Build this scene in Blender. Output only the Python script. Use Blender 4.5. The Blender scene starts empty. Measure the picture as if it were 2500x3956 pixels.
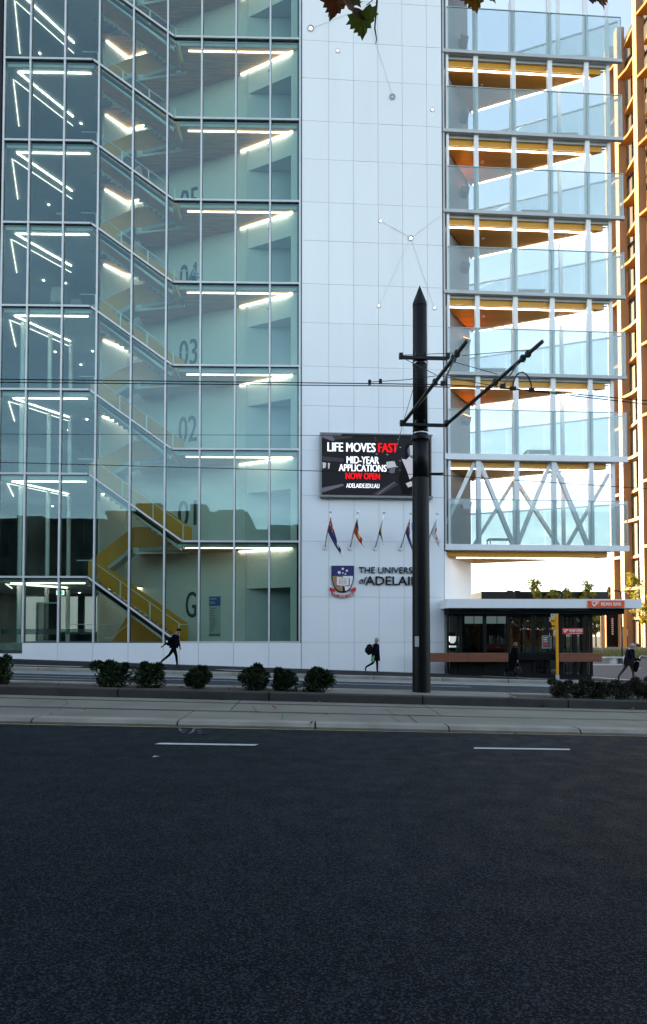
import bpy, bmesh, math, random
from mathutils import Vector, Matrix
R_ = math.radians
random.seed(7)
scene = bpy.context.scene
C = scene.collection
# ------------------------------------------------------------------ camera, world, sun, exposure
CAMH, YAW, PITCH, FPX = 1.65, R_(1.2), R_(1.67), 2392.0     # focal length in pixels of the 2500x3956 photograph
cd = bpy.data.cameras.new('camera'); cam = bpy.data.objects.new('camera', cd); C.objects.link(cam)
cam.location = (0, 0, CAMH); cam.rotation_euler = (math.pi/2 + PITCH, 0, -YAW)
cd.sensor_fit = 'VERTICAL'; cd.sensor_height = 36; cd.lens = FPX/3956*36
PROW = 2456 - FPX*math.tan(PITCH)
cd.shift_y = (PROW - 1978)/3956
cd.clip_start = 0.1; cd.clip_end = 6000
scene.camera = cam
SUN_AZ, SUN_EL = R_(-40), R_(10.0)        # azimuth from +Y towards +X
w = bpy.data.worlds.new('World'); scene.world = w; w.use_nodes = True
wn = w.node_tree.nodes; wl = w.node_tree.links
for n in list(wn): wn.remove(n)
out = wn.new('ShaderNodeOutputWorld'); bg = wn.new('ShaderNodeBackground'); sky = wn.new('ShaderNodeTexSky')
sky.sky_type = 'NISHITA'; sky.sun_disc = False; sky.sun_elevation = SUN_EL; sky.sun_rotation = SUN_AZ
sky.altitude = 50; sky.air_density = 1.0; sky.dust_density = 0.6; sky.ozone_density = 1.6
bg.inputs['Strength'].default_value = 0.15
# thin broken cloud spread evenly over the whole dome
tc = wn.new('ShaderNodeTexCoord'); sep = wn.new('ShaderNodeSeparateXYZ'); wl.new(tc.outputs['Generated'], sep.inputs[0])
def wmath(op, a, b=None, v=None):
    n = wn.new('ShaderNodeMath'); n.operation = op; wl.new(a, n.inputs[0])
    if b is not None: wl.new(b, n.inputs[1])
    if v is not None: n.inputs[1].default_value = v
    return n.outputs[0]
zz = wmath('ADD', wmath('MAXIMUM', sep.outputs[2], v=0.0), v=0.12)
comb = wn.new('ShaderNodeCombineXYZ'); wl.new(wmath('DIVIDE', sep.outputs[0], zz), comb.inputs[0]); wl.new(wmath('DIVIDE', sep.outputs[1], zz), comb.inputs[1])
no = wn.new('ShaderNodeTexNoise'); no.inputs['Scale'].default_value = 1.9; no.inputs['Detail'].default_value = 7; no.inputs['Roughness'].default_value = .56
wl.new(comb.outputs[0], no.inputs['Vector'])
cr = wn.new('ShaderNodeValToRGB'); cr.color_ramp.elements[0].position = .50; cr.color_ramp.elements[1].position = .68
cr.color_ramp.elements[1].color = (.75, .75, .75, 1)
wl.new(no.outputs[0], cr.inputs[0])
# cloud tone: sky tone whitened and lifted
hsv = wn.new('ShaderNodeHueSaturation'); hsv.inputs['Saturation'].default_value = .45; hsv.inputs['Value'].default_value = 1.45
wl.new(sky.outputs[0], hsv.inputs['Color'])
hz_ = wn.new('ShaderNodeHueSaturation'); hz_.inputs['Saturation'].default_value = .70; hz_.inputs['Value'].default_value = 1.0; wl.new(sky.outputs[0], hz_.inputs['Color'])
mx = wn.new('ShaderNodeMixRGB'); wl.new(cr.outputs[0], mx.inputs[0]); wl.new(hz_.outputs[0], mx.inputs[1]); wl.new(hsv.outputs[0], mx.inputs[2])
wl.new(mx.outputs[0], bg.inputs[0]); wl.new(bg.outputs[0], out.inputs[0])
sl = bpy.data.lights.new('sun', 'SUN'); sl.energy = 5.0; sl.angle = R_(.5); sl.color = (1, .72, .42)
sun = bpy.data.objects.new('sun', sl); C.objects.link(sun)
sdir = Vector((math.sin(SUN_AZ)*math.cos(SUN_EL), math.cos(SUN_AZ)*math.cos(SUN_EL), math.sin(SUN_EL)))
sun.rotation_euler = sdir.to_track_quat('Z', 'Y').to_euler(); sun.location = (0, 0, 60)
scene.view_settings.view_transform = 'Standard'; scene.view_settings.look = 'None'
scene.view_settings.gamma = 1; scene.view_settings.exposure = 2.15; scene.view_settings.use_curve_mapping = False
scene.render.engine = 'CYCLES'
cy = scene.cycles
cy.max_bounces = 8; cy.diffuse_bounces = 4; cy.glossy_bounces = 4; cy.transparent_max_bounces = 32; cy.transmission_bounces = 6
cy.use_denoising = True; cy.sample_clamp_indirect = 6; cy.caustics_reflective = False; cy.caustics_refractive = False

# ------------------------------------------------------------------ helpers
_fw = Vector((math.sin(YAW)*math.cos(PITCH), math.cos(YAW)*math.cos(PITCH), math.sin(PITCH)))
_rt = Vector((math.cos(YAW), -math.sin(YAW), 0)); _up = _rt.cross(_fw)
def at(x, y, Y, m=0.0, X0=-.6):
    """point measured at photograph pixel (x, y), on the vertical plane Y + m (X - X0)"""
    d = _fw*FPX + _rt*(x-1250) - _up*(y-PROW)
    t = (Y - m*X0)/(d.y - m*d.x)
    return Vector((d.x*t, d.y*t, CAMH + d.z*t))
MT = .04                                    # the right wing is turned a little away from the stair front
def wing(X, off=0.0): return 32 + MT*(X+.6) + off

def N(t, typ): return t.nodes.new(typ)
def mat(name, col, rough=.6, var=.12, scale=3.0, bump=0.0, bscale=60, metal=0.0, spec=.5, emit=None, estr=0, col2=None, stretch=None, detail=5):
    m = bpy.data.materials.new(name); m.use_nodes = True; t = m.node_tree; b = t.nodes['Principled BSDF']; L = t.links
    b.inputs['Roughness'].default_value = rough; b.inputs['Metallic'].default_value = metal
    b.inputs['Specular IOR Level'].default_value = spec
    g = N(t, 'ShaderNodeTexCoord'); mp = N(t, 'ShaderNodeMapping'); L.new(g.outputs['Object'], mp.inputs[0])
    if stretch: mp.inputs['Scale'].default_value = stretch
    if var or col2:
        n = N(t, 'ShaderNodeTexNoise'); n.inputs['Scale'].default_value = scale; n.inputs['Detail'].default_value = detail
        L.new(mp.outputs[0], n.inputs['Vector'])
        r = N(t, 'ShaderNodeValToRGB'); L.new(n.outputs[0], r.inputs[0])
        c2 = col2 or tuple(min(1, c*(1+var)) for c in col[:3]); c1 = col if col2 else tuple(c*(1-var) for c in col[:3])
        r.color_ramp.elements[0].position = .3; r.color_ramp.elements[1].position = .7
        r.color_ramp.elements[0].color = (*c1[:3], 1); r.color_ramp.elements[1].color = (*c2[:3], 1)
        L.new(r.outputs[0], b.inputs['Base Color'])
    else: b.inputs['Base Color'].default_value = (*col[:3], 1)
    if bump:
        n2 = N(t, 'ShaderNodeTexNoise'); n2.inputs['Scale'].default_value = bscale; n2.inputs['Detail'].default_value = 3
        L.new(mp.outputs[0], n2.inputs['Vector'])
        bp = N(t, 'ShaderNodeBump'); bp.inputs['Strength'].default_value = bump; bp.inputs['Distance'].default_value = .02
        L.new(n2.outputs[0], bp.inputs['Height']); L.new(bp.outputs[0], b.inputs['Normal'])
    if emit:
        b.inputs['Emission Color'].default_value = (*emit, 1); b.inputs['Emission Strength'].default_value = estr
    return m
def piece_tone(m, amt):
    t = m.node_tree; L = t.links; b = t.nodes['Principled BSDF']; src = b.inputs['Base Color'].links[0].from_socket
    oi = N(t, 'ShaderNodeObjectInfo'); mr = N(t, 'ShaderNodeMapRange'); mr.inputs[3].default_value = 1-amt; mr.inputs[4].default_value = 1+amt; L.new(oi.outputs['Random'], mr.inputs[0])
    h = N(t, 'ShaderNodeHueSaturation'); L.new(src, h.inputs['Color']); L.new(mr.outputs[0], h.inputs['Value']); L.new(h.outputs[0], b.inputs['Base Color'])
def glass(name, tint, refl, base=.08, gain=.9, rough=0.0, wob=0.0):
    """thin pane: clear tinted sheet with a Fresnel-weighted mirror coat"""
    m = bpy.data.materials.new(name); m.use_nodes = True; t = m.node_tree; L = t.links
    t.nodes.remove(t.nodes['Principled BSDF']); o = t.nodes['Material Output']
    tr = N(t, 'ShaderNodeBsdfTransparent'); tr.inputs[0].default_value = (*tint, 1)
    gl = N(t, 'ShaderNodeBsdfGlossy'); gl.inputs['Color'].default_value = (*refl, 1); gl.inputs['Roughness'].default_value = rough
    fr = N(t, 'ShaderNodeFresnel'); fr.inputs[0].default_value = 1.5
    ma = N(t, 'ShaderNodeMath'); ma.operation = 'MULTIPLY_ADD'; L.new(fr.outputs[0], ma.inputs[0]); ma.inputs[1].default_value = gain; ma.inputs[2].default_value = base
    ge = N(t, 'ShaderNodeNewGeometry'); inv = N(t, 'ShaderNodeMath'); inv.operation = 'SUBTRACT'; inv.inputs[0].default_value = 1; L.new(ge.outputs['Backfacing'], inv.inputs[1])
    mu = N(t, 'ShaderNodeMath'); mu.operation = 'MULTIPLY'; L.new(ma.outputs[0], mu.inputs[0]); L.new(inv.outputs[0], mu.inputs[1])     # only the outer skin of the sheet mirrors
    mi = N(t, 'ShaderNodeMixShader'); L.new(mu.outputs[0], mi.inputs[0]); L.new(tr.outputs[0], mi.inputs[1]); L.new(gl.outputs[0], mi.inputs[2])
    L.new(mi.outputs[0], o.inputs[0])
    if wob:
        g = N(t, 'ShaderNodeTexCoord'); n = N(t, 'ShaderNodeTexNoise'); n.inputs['Scale'].default_value = .55; n.inputs['Detail'].default_value = 1
        L.new(g.outputs['Object'], n.inputs['Vector']); bp = N(t, 'ShaderNodeBump'); bp.inputs['Strength'].default_value = wob; bp.inputs['Distance'].default_value = .02
        L.new(n.outputs[0], bp.inputs['Height']); L.new(bp.outputs[0], gl.inputs['Normal'])
    return m
def emis(name, col, s):
    m = bpy.data.materials.new(name); m.use_nodes = True; b = m.node_tree.nodes['Principled BSDF']
    b.inputs['Base Color'].default_value = (*[c*.8 for c in col], 1); b.inputs['Emission Color'].default_value = (*col, 1); b.inputs['Emission Strength'].default_value = s; b.inputs['Specular IOR Level'].default_value = .08
    return m

class MB:
    def __init__(s): s.v = []; s.f = []; s.mi = []; s.k = 0
    def add(s, vs, fs):
        o = len(s.v); s.v += [tuple(p) for p in vs]; s.f += [tuple(i+o for i in f) for f in fs]; s.mi += [s.k]*len(fs); return s
    def box(s, x0, x1, y0, y1, z0, z1):
        vs = [(x, y, z) for z in (z0, z1) for y in (y0, y1) for x in (x0, x1)]
        return s.add(vs, [(0,2,3,1),(4,5,7,6),(0,1,5,4),(2,6,7,3),(0,4,6,2),(1,3,7,5)])
    def prism(s, poly, d):
        """closed polygon of 3D points pushed along vector d"""
        n = len(poly); d = Vector(d); a = [Vector(p) for p in poly]; b = [p+d for p in a]
        fs = [tuple(range(n)), tuple(range(2*n-1, n-1, -1))] + [(i, i+n, (i+1) % n+n, (i+1) % n) for i in range(n)]
        return s.add(a+b, fs)
    def bar(s, a, b, w_, h_, up=(0,0,1)):
        """rectangular bar from a to b"""
        a = Vector(a); b = Vector(b); d = (b-a).normalized(); up = Vector(up)
        if abs(d.dot(up)) > .99: up = Vector((0,1,0))
        r = d.cross(up).normalized()*w_/2; u = r.cross(d).normalized()*h_/2
        return s.prism([a-r-u, a+r-u, a+r+u, a-r+u], b-a)
    def tube(s, pts, r, n=8, caps=True):
        pts = [Vector(p) for p in pts]; rs = r if isinstance(r, (list, tuple)) else [r]*len(pts); rings = []
        ref = None
        for i, p in enumerate(pts):
            d = (pts[min(i+1, len(pts)-1)]-pts[max(i-1, 0)]).normalized()
            if ref is None: ref = d.orthogonal().normalized()
            u = (ref - d*ref.dot(d)).normalized(); ref = u; w2 = d.cross(u)
            rings.append([p + (u*math.cos(2*math.pi*k/n) + w2*math.sin(2*math.pi*k/n))*rs[i] for k in range(n)])
        vs = [q for g in rings for q in g]; fs = []
        for i in range(len(pts)-1):
            for k in range(n): fs.append((i*n+k, i*n+(k+1) % n, (i+1)*n+(k+1) % n, (i+1)*n+k))
        if caps: fs += [tuple(reversed(range(n))), tuple(range((len(pts)-1)*n, len(pts)*n))]
        return s.add(vs, fs)
    def ball(s, c, r, n=10, m=6, sz=1.0):
        return s.tube([Vector(c)+Vector((0,0,-math.cos(math.pi*i/m)*r*sz)) for i in range(m+1)], [max(.001, r*math.sin(math.pi*i/m)) for i in range(m+1)], n)
    def build(s, name, m, parent=None, smooth=False, bevel=0):
        me = bpy.data.meshes.new(name); me.from_pydata(s.v, [], s.f)
        for q in (m if isinstance(m, (list, tuple)) else [m]): me.materials.append(q)
        if isinstance(m, (list, tuple)): me.polygons.foreach_set('material_index', s.mi)
        bm = bmesh.new(); bm.from_mesh(me); bmesh.ops.recalc_face_normals(bm, faces=bm.faces)
        if bevel: bmesh.ops.bevel(bm, geom=bm.edges[:], offset=bevel, segments=2, affect='EDGES', profile=.5)
        bm.to_mesh(me); bm.free()
        if smooth: me.polygons.foreach_set('use_smooth', [True]*len(me.polygons))
        o = bpy.data.objects.new(name, me); C.objects.link(o)
        if parent: o.parent = parent
        return o
def tag(o, label=None, cat=None, group=None, kind=None):
    if label: o['label'] = label
    if cat: o['category'] = cat
    if group: o['group'] = group
    if kind: o['kind'] = kind
    return o
def thing(name, label=None, cat=None, loc=(0,0,0), group=None, parent=None):
    o = bpy.data.objects.new(name, None); C.objects.link(o); o.empty_display_size = .2
    if parent: o.parent = parent
    o.location = loc
    return tag(o, label, cat, group)
def clone(o, parent=None, data_mat=None):
    c = o.copy(); C.objects.link(c)
    if parent is not None: c.parent = parent
    for ch in [x for x in list(bpy.data.objects) if x.parent == o]: clone(ch, c)
    return c
_tm = {}
def text(body, x0, x1, z0, z1, y, m, parent, name='lettering', depth=.02, bold=0.0, mtx=None):
    """lettering fitted to a box on a wall facing the street"""
    cu = bpy.data.curves.new('t', 'FONT'); cu.body = body; cu.extrude = .02; cu.resolution_u = 3
    tmp = bpy.data.objects.new('t', cu); C.objects.link(tmp)
    me = bpy.data.meshes.new_from_object(tmp.evaluated_get(bpy.context.evaluated_depsgraph_get()))
    bpy.data.objects.remove(tmp); bpy.data.curves.remove(cu)
    xs = [v.co.x for v in me.vertices]; ys = [v.co.y for v in me.vertices]
    ax, bx_, ay, by = min(xs), max(xs), min(ys), max(ys)
    for v in me.vertices:
        px = x0 + (v.co.x-ax)/(bx_-ax)*(x1-x0); pz = z0 + (v.co.y-ay)/(by-ay)*(z1-z0)
        v.co = (px, (y(px) if callable(y) else y) - (depth if v.co.z > 0 else 0), pz)
    if bold:                      # heavier strokes: the same letters set again a hair to either side
        bm = bmesh.new(); bm.from_mesh(me); k = bold*(x1-x0)/(bx_-ax)
        bm.verts.ensure_lookup_table(); bm.faces.ensure_lookup_table()
        for i_, dx in enumerate((-k, k)):
            g = bmesh.ops.duplicate(bm, geom=[e for e in bm.verts[:len(me.vertices)]] + [e for e in bm.faces[:len(me.polygons)]])
            for v in [e for e in g['geom'] if isinstance(e, bmesh.types.BMVert)]: v.co.x += dx; v.co.y -= .0012*(i_+1)
            bm.verts.ensure_lookup_table(); bm.faces.ensure_lookup_table()
        bm.to_mesh(me); bm.free()
    me.materials.clear(); me.materials.append(m); me.name = name
    o = bpy.data.objects.new(name, me); C.objects.link(o); o.parent = parent
    return o

# ------------------------------------------------------------------ materials
M = {}
M['panel'] = mat('white_panel', (.74,.76,.78), .38, .02, .8, stretch=(1.3,1.3,.16))
piece_tone(M['panel'], .018)
M['joint'] = mat('dark_joint', (.26,.27,.28), .8, 0)
M['alu'] = mat('aluminium', (.55,.57,.58), .4, .06, 2, metal=.2)
M['gasket'] = mat('gasket', (.07,.08,.085), .5, 0)
M['glass'] = glass('facade_glass', (.785,.885,.835), (.60,.88,.93), .08, 1.1, wob=.07)
M['balglass'] = glass('balustrade_glass', (.88,.935,.93), (.9,.97,1), .03, 1.0)
def milky(m, fac, col):
    t = m.node_tree; L = t.links; o = t.nodes['Material Output']; src = o.inputs[0].links[0].from_socket
    df = N(t, 'ShaderNodeBsdfDiffuse'); df.inputs[0].default_value = (*col, 1); tl = N(t, 'ShaderNodeBsdfTranslucent'); tl.inputs[0].default_value = (*col, 1)
    a = N(t, 'ShaderNodeMixShader'); a.inputs[0].default_value = .5; L.new(df.outputs[0], a.inputs[1]); L.new(tl.outputs[0], a.inputs[2])
    b = N(t, 'ShaderNodeMixShader'); b.inputs[0].default_value = fac; L.new(src, b.inputs[1]); L.new(a.outputs[0], b.inputs[2]); L.new(b.outputs[0], o.inputs[0])
milky(M['balglass'], .20, (.66,.75,.77))
M['kglass'] = glass('kiosk_glass', (.50,.54,.54), (.9,.97,1), .015, .8)
M['edgeglass'] = mat('glass_edge', (.32,.42,.43), .3, .05)
M['intwall'] = mat('interior_wall', (.64,.67,.66), .75, .03, .6)
M['niche'] = mat('niche_wall', (.45,.48,.5), .6, .04, 1)
M['door'] = mat('grey_door', (.34,.38,.41), .5, .04, 1)
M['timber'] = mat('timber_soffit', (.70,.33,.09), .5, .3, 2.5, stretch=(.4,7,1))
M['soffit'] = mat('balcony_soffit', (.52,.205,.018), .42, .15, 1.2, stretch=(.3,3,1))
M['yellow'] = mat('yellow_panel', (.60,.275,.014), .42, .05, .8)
M['slab'] = mat('slab_grey', (.42,.44,.45), .7, .08, 1.5)
M['ceil'] = mat('ceiling', (.66,.68,.66), .8, .06, 1)
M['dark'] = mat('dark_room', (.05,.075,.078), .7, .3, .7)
M['carpet'] = mat('carpet', (.34,.34,.32), .9, .2, 3)
M['strip'] = emis('light_strip', (1, .975, .90), 2.8)
M['stripdim'] = emis('light_strip_dim', (1, .95, .84), .9)
M['strip2'] = emis('light_strip_balcony', (1, .96, .84), 3.6)
piece_tone(M['yellow'], .05)
M['white'] = mat('white_paint', (.72,.73,.74), .45, .03, 2)
M['steel'] = mat('steel', (.55,.57,.58), .3, .08, 3, metal=.8)
M['navyink'] = mat('numeral_paint', (.025,.035,.045), .5, 0)
M['black'] = mat('black_metal', (.006,.0065,.0075), .4, .25, 4, spec=.22)
M['blackmat'] = mat('black_matt', (.006,.006,.007), .75, .2, 4, spec=.1)
M['pole'] = mat('pole_paint', (.0042,.0047,.0056), .45, .35, 2.2, stretch=(3,3,.35), bump=.04, bscale=25, spec=.2)
M['armgreen'] = mat('cantilever_tube', (.022,.027,.024), .4, .2, 5)
M['brown'] = mat('fin_cladding', (.29,.18,.105), .6, .1, .35)
M['bronze'] = mat('louvre_bronze', (.62,.27,.045), .45, .1, .6)
M['bglass'] = mat('bronze_window', (.26,.155,.03), .15, .5, .25, spec=.7)
M['gold'] = mat('gold_sunlit_edge', (.80,.48,.14), .35, .06, .4)  # sunlit tone of the fin edges, put into the colour
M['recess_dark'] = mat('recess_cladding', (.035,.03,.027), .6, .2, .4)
M['red'] = mat('red_paint', (.55,.03,.02), .4, .06, 4)
M['orange'] = mat('orange_sign', (.80,.085,.008), .4, .03)
M['orangecloth'] = mat('orange_cloth', (.65,.12,.02), .8, .15, 6)
M['counter'] = mat('counter_timber', (.17,.058,.028), .45, .22, 1.2, stretch=(.5,2,14))
M['yellowpost'] = mat('stop_post', (.74,.31,.004), .4, .05, 3)
M['concrete'] = mat('concrete', (.175,.17,.14), .85, .18, .8, bump=.12, bscale=90)
M['kerbdark'] = mat('kerb_dark', (.042,.041,.039), .85, .25, 1.6, bump=.15, bscale=80)
M['kerblight'] = mat('kerb_light', (.25,.235,.20), .85, .22, 1.4, bump=.15, bscale=80)
M['gutter'] = mat('gutter', (.20,.22,.215), .85, .12, 1.0, bump=.1, bscale=90)
M['soil'] = mat('soil', (.05,.04,.032), .95, .4, 9, bump=.5, bscale=30)
M['paver'] = mat('paver', (.045,.046,.051), .85, .2, 6)
M['plaza'] = mat('plaza_paving', (.042,.040,.047), .8, .15, 1.2, bump=.08, bscale=40)
M['bandstone'] = mat('pale_band', (.42,.43,.43), .8, .08, 2)
M['paint'] = mat('road_paint', (.50,.52,.53), .7, .14, 9)
M['faintpaint'] = mat('faint_spray', (.10,.11,.115), .8, .3, 30)
M['ypaint'] = mat('yellow_paint', (.22,.175,.08), .8, .35, 5)
M['railsteel'] = mat('rail_steel', (.075,.07,.065), .45, .3, 4, metal=.5)
M['lawn'] = mat('lawn', (.085,.11,.03), .95, .35, 4, bump=.4, bscale=50)
M['ground'] = mat('earth', (.11,.10,.075), .95, .25, .1)
M['leaf'] = [mat('bush_leaf_%d' % i, c, .55, .25, 8, spec=.15) for i, c in enumerate([(.012,.026,.010), (.021,.040,.014), (.036,.050,.02)])]
M['hedge'] = [mat('hedge_leaf_%d' % i, c, .6, .25, 8) for i, c in enumerate([(.017,.024,.010), (.026,.030,.011), (.055,.032,.014)])]
M['tleaf'] = [mat('tree_leaf_%d' % i, c, .55, .2, 5) for i, c in enumerate([(.17,.17,.025), (.26,.21,.03), (.11,.12,.02)])]
M['gleaf'] = [mat('gum_leaf_%d' % i, c, .6, .2, 5) for i, c in enumerate([(.06,.07,.03), (.10,.085,.035), (.04,.05,.025)])]
M['pleaf'] = [mat('plane_leaf_%d' % i, c, .5, .35, 16) for i, c in enumerate([(.045,.06,.012), (.11,.05,.014), (.06,.022,.010)])]
M['bark'] = mat('bark', (.10,.08,.06), .9, .4, 7, bump=.4, bscale=30)
M['deadleaf'] = mat('dead_leaf', (.17,.06,.02), .8, .35, 20)
M['grass'] = mat('dry_grass', (.20,.17,.07), .9, .3, 3)
M['city'] = mat('opposite_wall', (.05,.055,.055), .8, .2, .3)
M['city2'] = mat('opposite_wall_pale', (.10,.105,.10), .8, .15, .3)
M['brick'] = mat('opposite_brick', (.07,.055,.045), .85, .2, .5)

def see_through(ms, k=.45):
    for m in ms:
        t = m.node_tree; L = t.links; o = t.nodes['Material Output']; pb = t.nodes['Principled BSDF']
        tl = N(t, 'ShaderNodeBsdfTranslucent'); mi = N(t, 'ShaderNodeMixShader'); mi.inputs[0].default_value = k
        hs = N(t, 'ShaderNodeHueSaturation'); hs.inputs['Value'].default_value = 2.2; hs.inputs['Saturation'].default_value = 1.1
        L.new(pb.inputs['Base Color'].links[0].from_socket, hs.inputs['Color']); L.new(hs.outputs[0], tl.inputs[0])
        L.new(pb.outputs[0], mi.inputs[1]); L.new(tl.outputs[0], mi.inputs[2]); L.new(mi.outputs[0], o.inputs[0])
see_through(M['tleaf']); see_through(M['gleaf'], .3); see_through(M['pleaf'], .5)
def asphalt(name, base, seam=None):
    m = bpy.data.materials.new(name); m.use_nodes = True; t = m.node_tree; b = t.nodes['Principled BSDF']; L = t.links
    b.inputs['Specular IOR Level'].default_value = .05
    g = N(t, 'ShaderNodeTexCoord')
    def noise(sc, det=3, st=None, rough=.5):
        n = N(t, 'ShaderNodeTexNoise'); n.inputs['Scale'].default_value = sc; n.inputs['Detail'].default_value = det; n.inputs['Roughness'].default_value = rough
        if st:
            mp = N(t, 'ShaderNodeMapping'); mp.inputs['Scale'].default_value = st; L.new(g.outputs['Object'], mp.inputs[0]); L.new(mp.outputs[0], n.inputs['Vector'])
        else: L.new(g.outputs['Object'], n.inputs['Vector'])
        return n.outputs[0]
    def ramp(i, p0, c0, p1, c1):
        r = N(t, 'ShaderNodeValToRGB'); L.new(i, r.inputs[0]); e = r.color_ramp.elements
        e[0].position = p0; e[0].color = (c0,c0,c0,1); e[1].position = p1; e[1].color = (c1,c1,c1,1); return r.outputs[0]
    def mul(a, c):
        k = N(t, 'ShaderNodeMixRGB'); k.blend_type = 'MULTIPLY'; k.inputs[0].default_value = 1; L.new(a, k.inputs[1]); L.new(c, k.inputs[2]); return k.outputs[0]
    vor = N(t, 'ShaderNodeTexVoronoi'); vor.inputs['Scale'].default_value = 105; L.new(g.outputs['Object'], vor.inputs['Vector'])
    stone = ramp(vor.outputs['Color'], .50, .72, .80, 3.4)
    fine = ramp(noise(140, 2), .35, .7, .7, 1.35)
    wear = ramp(noise(.5, 4, (.12, 1.3, 1)), .3, .93, .7, 1.07)
    patch = ramp(noise(.35, 5), .3, .93, .7, 1.06)
    rgb = N(t, 'ShaderNodeRGB'); rgb.outputs[0].default_value = (*base, 1)
    c = mul(mul(mul(mul(rgb.outputs[0], stone), fine), wear), patch)
    if seam is not None:      # worn construction joint along the road
        sx = N(t, 'ShaderNodeSeparateXYZ'); L.new(g.outputs['Object'], sx.inputs[0])
        a1 = N(t, 'ShaderNodeMath'); a1.operation = 'MULTIPLY_ADD'; L.new(noise(1.3, 4), a1.inputs[0]); a1.inputs[1].default_value = .16; L.new(sx.outputs[1], a1.inputs[2])
        a2 = N(t, 'ShaderNodeMath'); a2.operation = 'SUBTRACT'; L.new(a1.outputs[0], a2.inputs[0]); a2.inputs[1].default_value = seam+.08
        a3 = N(t, 'ShaderNodeMath'); a3.operation = 'ABSOLUTE'; L.new(a2.outputs[0], a3.inputs[0])
        c = mul(c, ramp(a3.outputs[0], .008, .45, .03, 1.0))
    L.new(c, b.inputs['Base Color'])
    rr = ramp(noise(3, 3), .3, .62, .7, .8); L.new(rr, b.inputs['Roughness'])
    bp = N(t, 'ShaderNodeBump'); bp.inputs['Strength'].default_value = .55; bp.inputs['Distance'].default_value = .006
    L.new(vor.outputs['Distance'], bp.inputs['Height']); L.new(bp.outputs[0], b.inputs['Normal'])
    return m
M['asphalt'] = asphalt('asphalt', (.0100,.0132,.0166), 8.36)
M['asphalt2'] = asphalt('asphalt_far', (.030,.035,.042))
M['footasphalt'] = asphalt('asphalt_path', (.0125,.0132,.0155))

# ------------------------------------------------------------------ ground levels
PROF = [(-14,0,.004),(4,0,.011),(9,0,.017),(11.0,0,.023),(11.25,.08,.023),(14.67,.08,.026),(14.68,.28,.026),(16.2,.28,.026),(16.35,0,.027),(24.1,0,.027),(24.25,.13,.027),(32.0,-.10,.036)]
def gz(x, y):
    y_ = max(PROF[0][0], min(y, 32.0))
    for a, b in zip(PROF, PROF[1:]):
        if a[0] <= y_ <= b[0]:
            k = (y_-a[0])/(b[0]-a[0]); z0 = a[1]+(b[1]-a[1])*k; s = a[2]+(b[2]-a[2])*k; break
    xc = max(-45, min(30, x)) - .021*y_
    z = z0 - s*xc
    if y > 32: z += (-.62 - z)*min(1, (y-32)/14)
    return z
def strip(y0, y1, zf0=None, zf1=None, x0=-45, x1=30, nx=30, ny=1, lift=0):
    mb = MB(); vs = []
    for j in range(ny+1):
        y = y0+(y1-y0)*j/ny
        for i in range(nx+1):
            x = x0+(x1-x0)*i/nx; vs.append((x, y, gz(x, y)+lift))
    fs = [(j*(nx+1)+i, j*(nx+1)+i+1, (j+1)*(nx+1)+i+1, (j+1)*(nx+1)+i) for j in range(ny) for i in range(nx)]
    return mb.add(vs, fs)
def S(name, mb, m, **k): return tag(mb.build(name, m, **k), kind='structure')
mb = MB(); mb.add([(-2500,-2500,-1.7),(2500,-2500,-1.7),(2500,2500,-1.7),(-2500,2500,-1.7)], [(0,1,2,3)]); S('ground', mb, M['ground'])
road = S('road', strip(-13.9, 10.985, ny=24), M['asphalt'])
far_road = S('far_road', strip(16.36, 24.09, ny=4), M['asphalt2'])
footpath = S('footpath', strip(24.4, 31.99, ny=6), M['footasphalt'])
near_path = S('near_footpath', strip(-30, -13.9, lift=.13), M['plaza'])
def bed(y0, y1, z_lift, x0, x1, gap=.012, drop=.25):
    """slab following the street fall"""
    mb = MB(); a = [(x0+gap, y0), (x1-gap, y0), (x1-gap, y1), (x0+gap, y1)]
    top = [(x, y, gz(x, min(max(y, y0+.011), y1-.011))+z_lift) for x, y in a]
    return mb.prism([Vector(p)-Vector((0,0,drop)) for p in top], (0,0,drop))
# tramway: concrete slabs, two grooved rails
tram = S('tramway', strip(11.26, 14.66, lift=-.05), M['blackmat'])
xs = [-45+ i*4.3 + random.uniform(-.4,.4) for i in range(18)]
for a, b in zip(xs, xs[1:]):
    bed(11.42, 12.485, 0, a, b).build('slab', M['concrete'], tram, bevel=0)
    bed(12.66, 13.965, 0, a+.7, b+.7).build('slab', M['concrete'], tram)
    bed(14.135, 14.66, 0, a+.7, b+.7).build('slab', M['concrete'], tram)
for yr in (12.57, 14.05):
    mb = MB()
    for i in range(-45, 30, 5):
        za, zb = gz(i, yr), gz(i+5, yr)
        mb.prism([(i, yr-.055, za-.1), (i, yr-.012, za-.1), (i, yr-.012, za+.002), (i, yr-.055, za+.002)], (5, 0, zb-za))
        mb.prism([(i, yr+.03, za-.1), (i, yr+.055, za-.1), (i, yr+.055, za-.004), (i, yr+.03, za-.004)], (5, 0, zb-za))
    mb.build('rail', M['railsteel'], tram)
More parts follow.
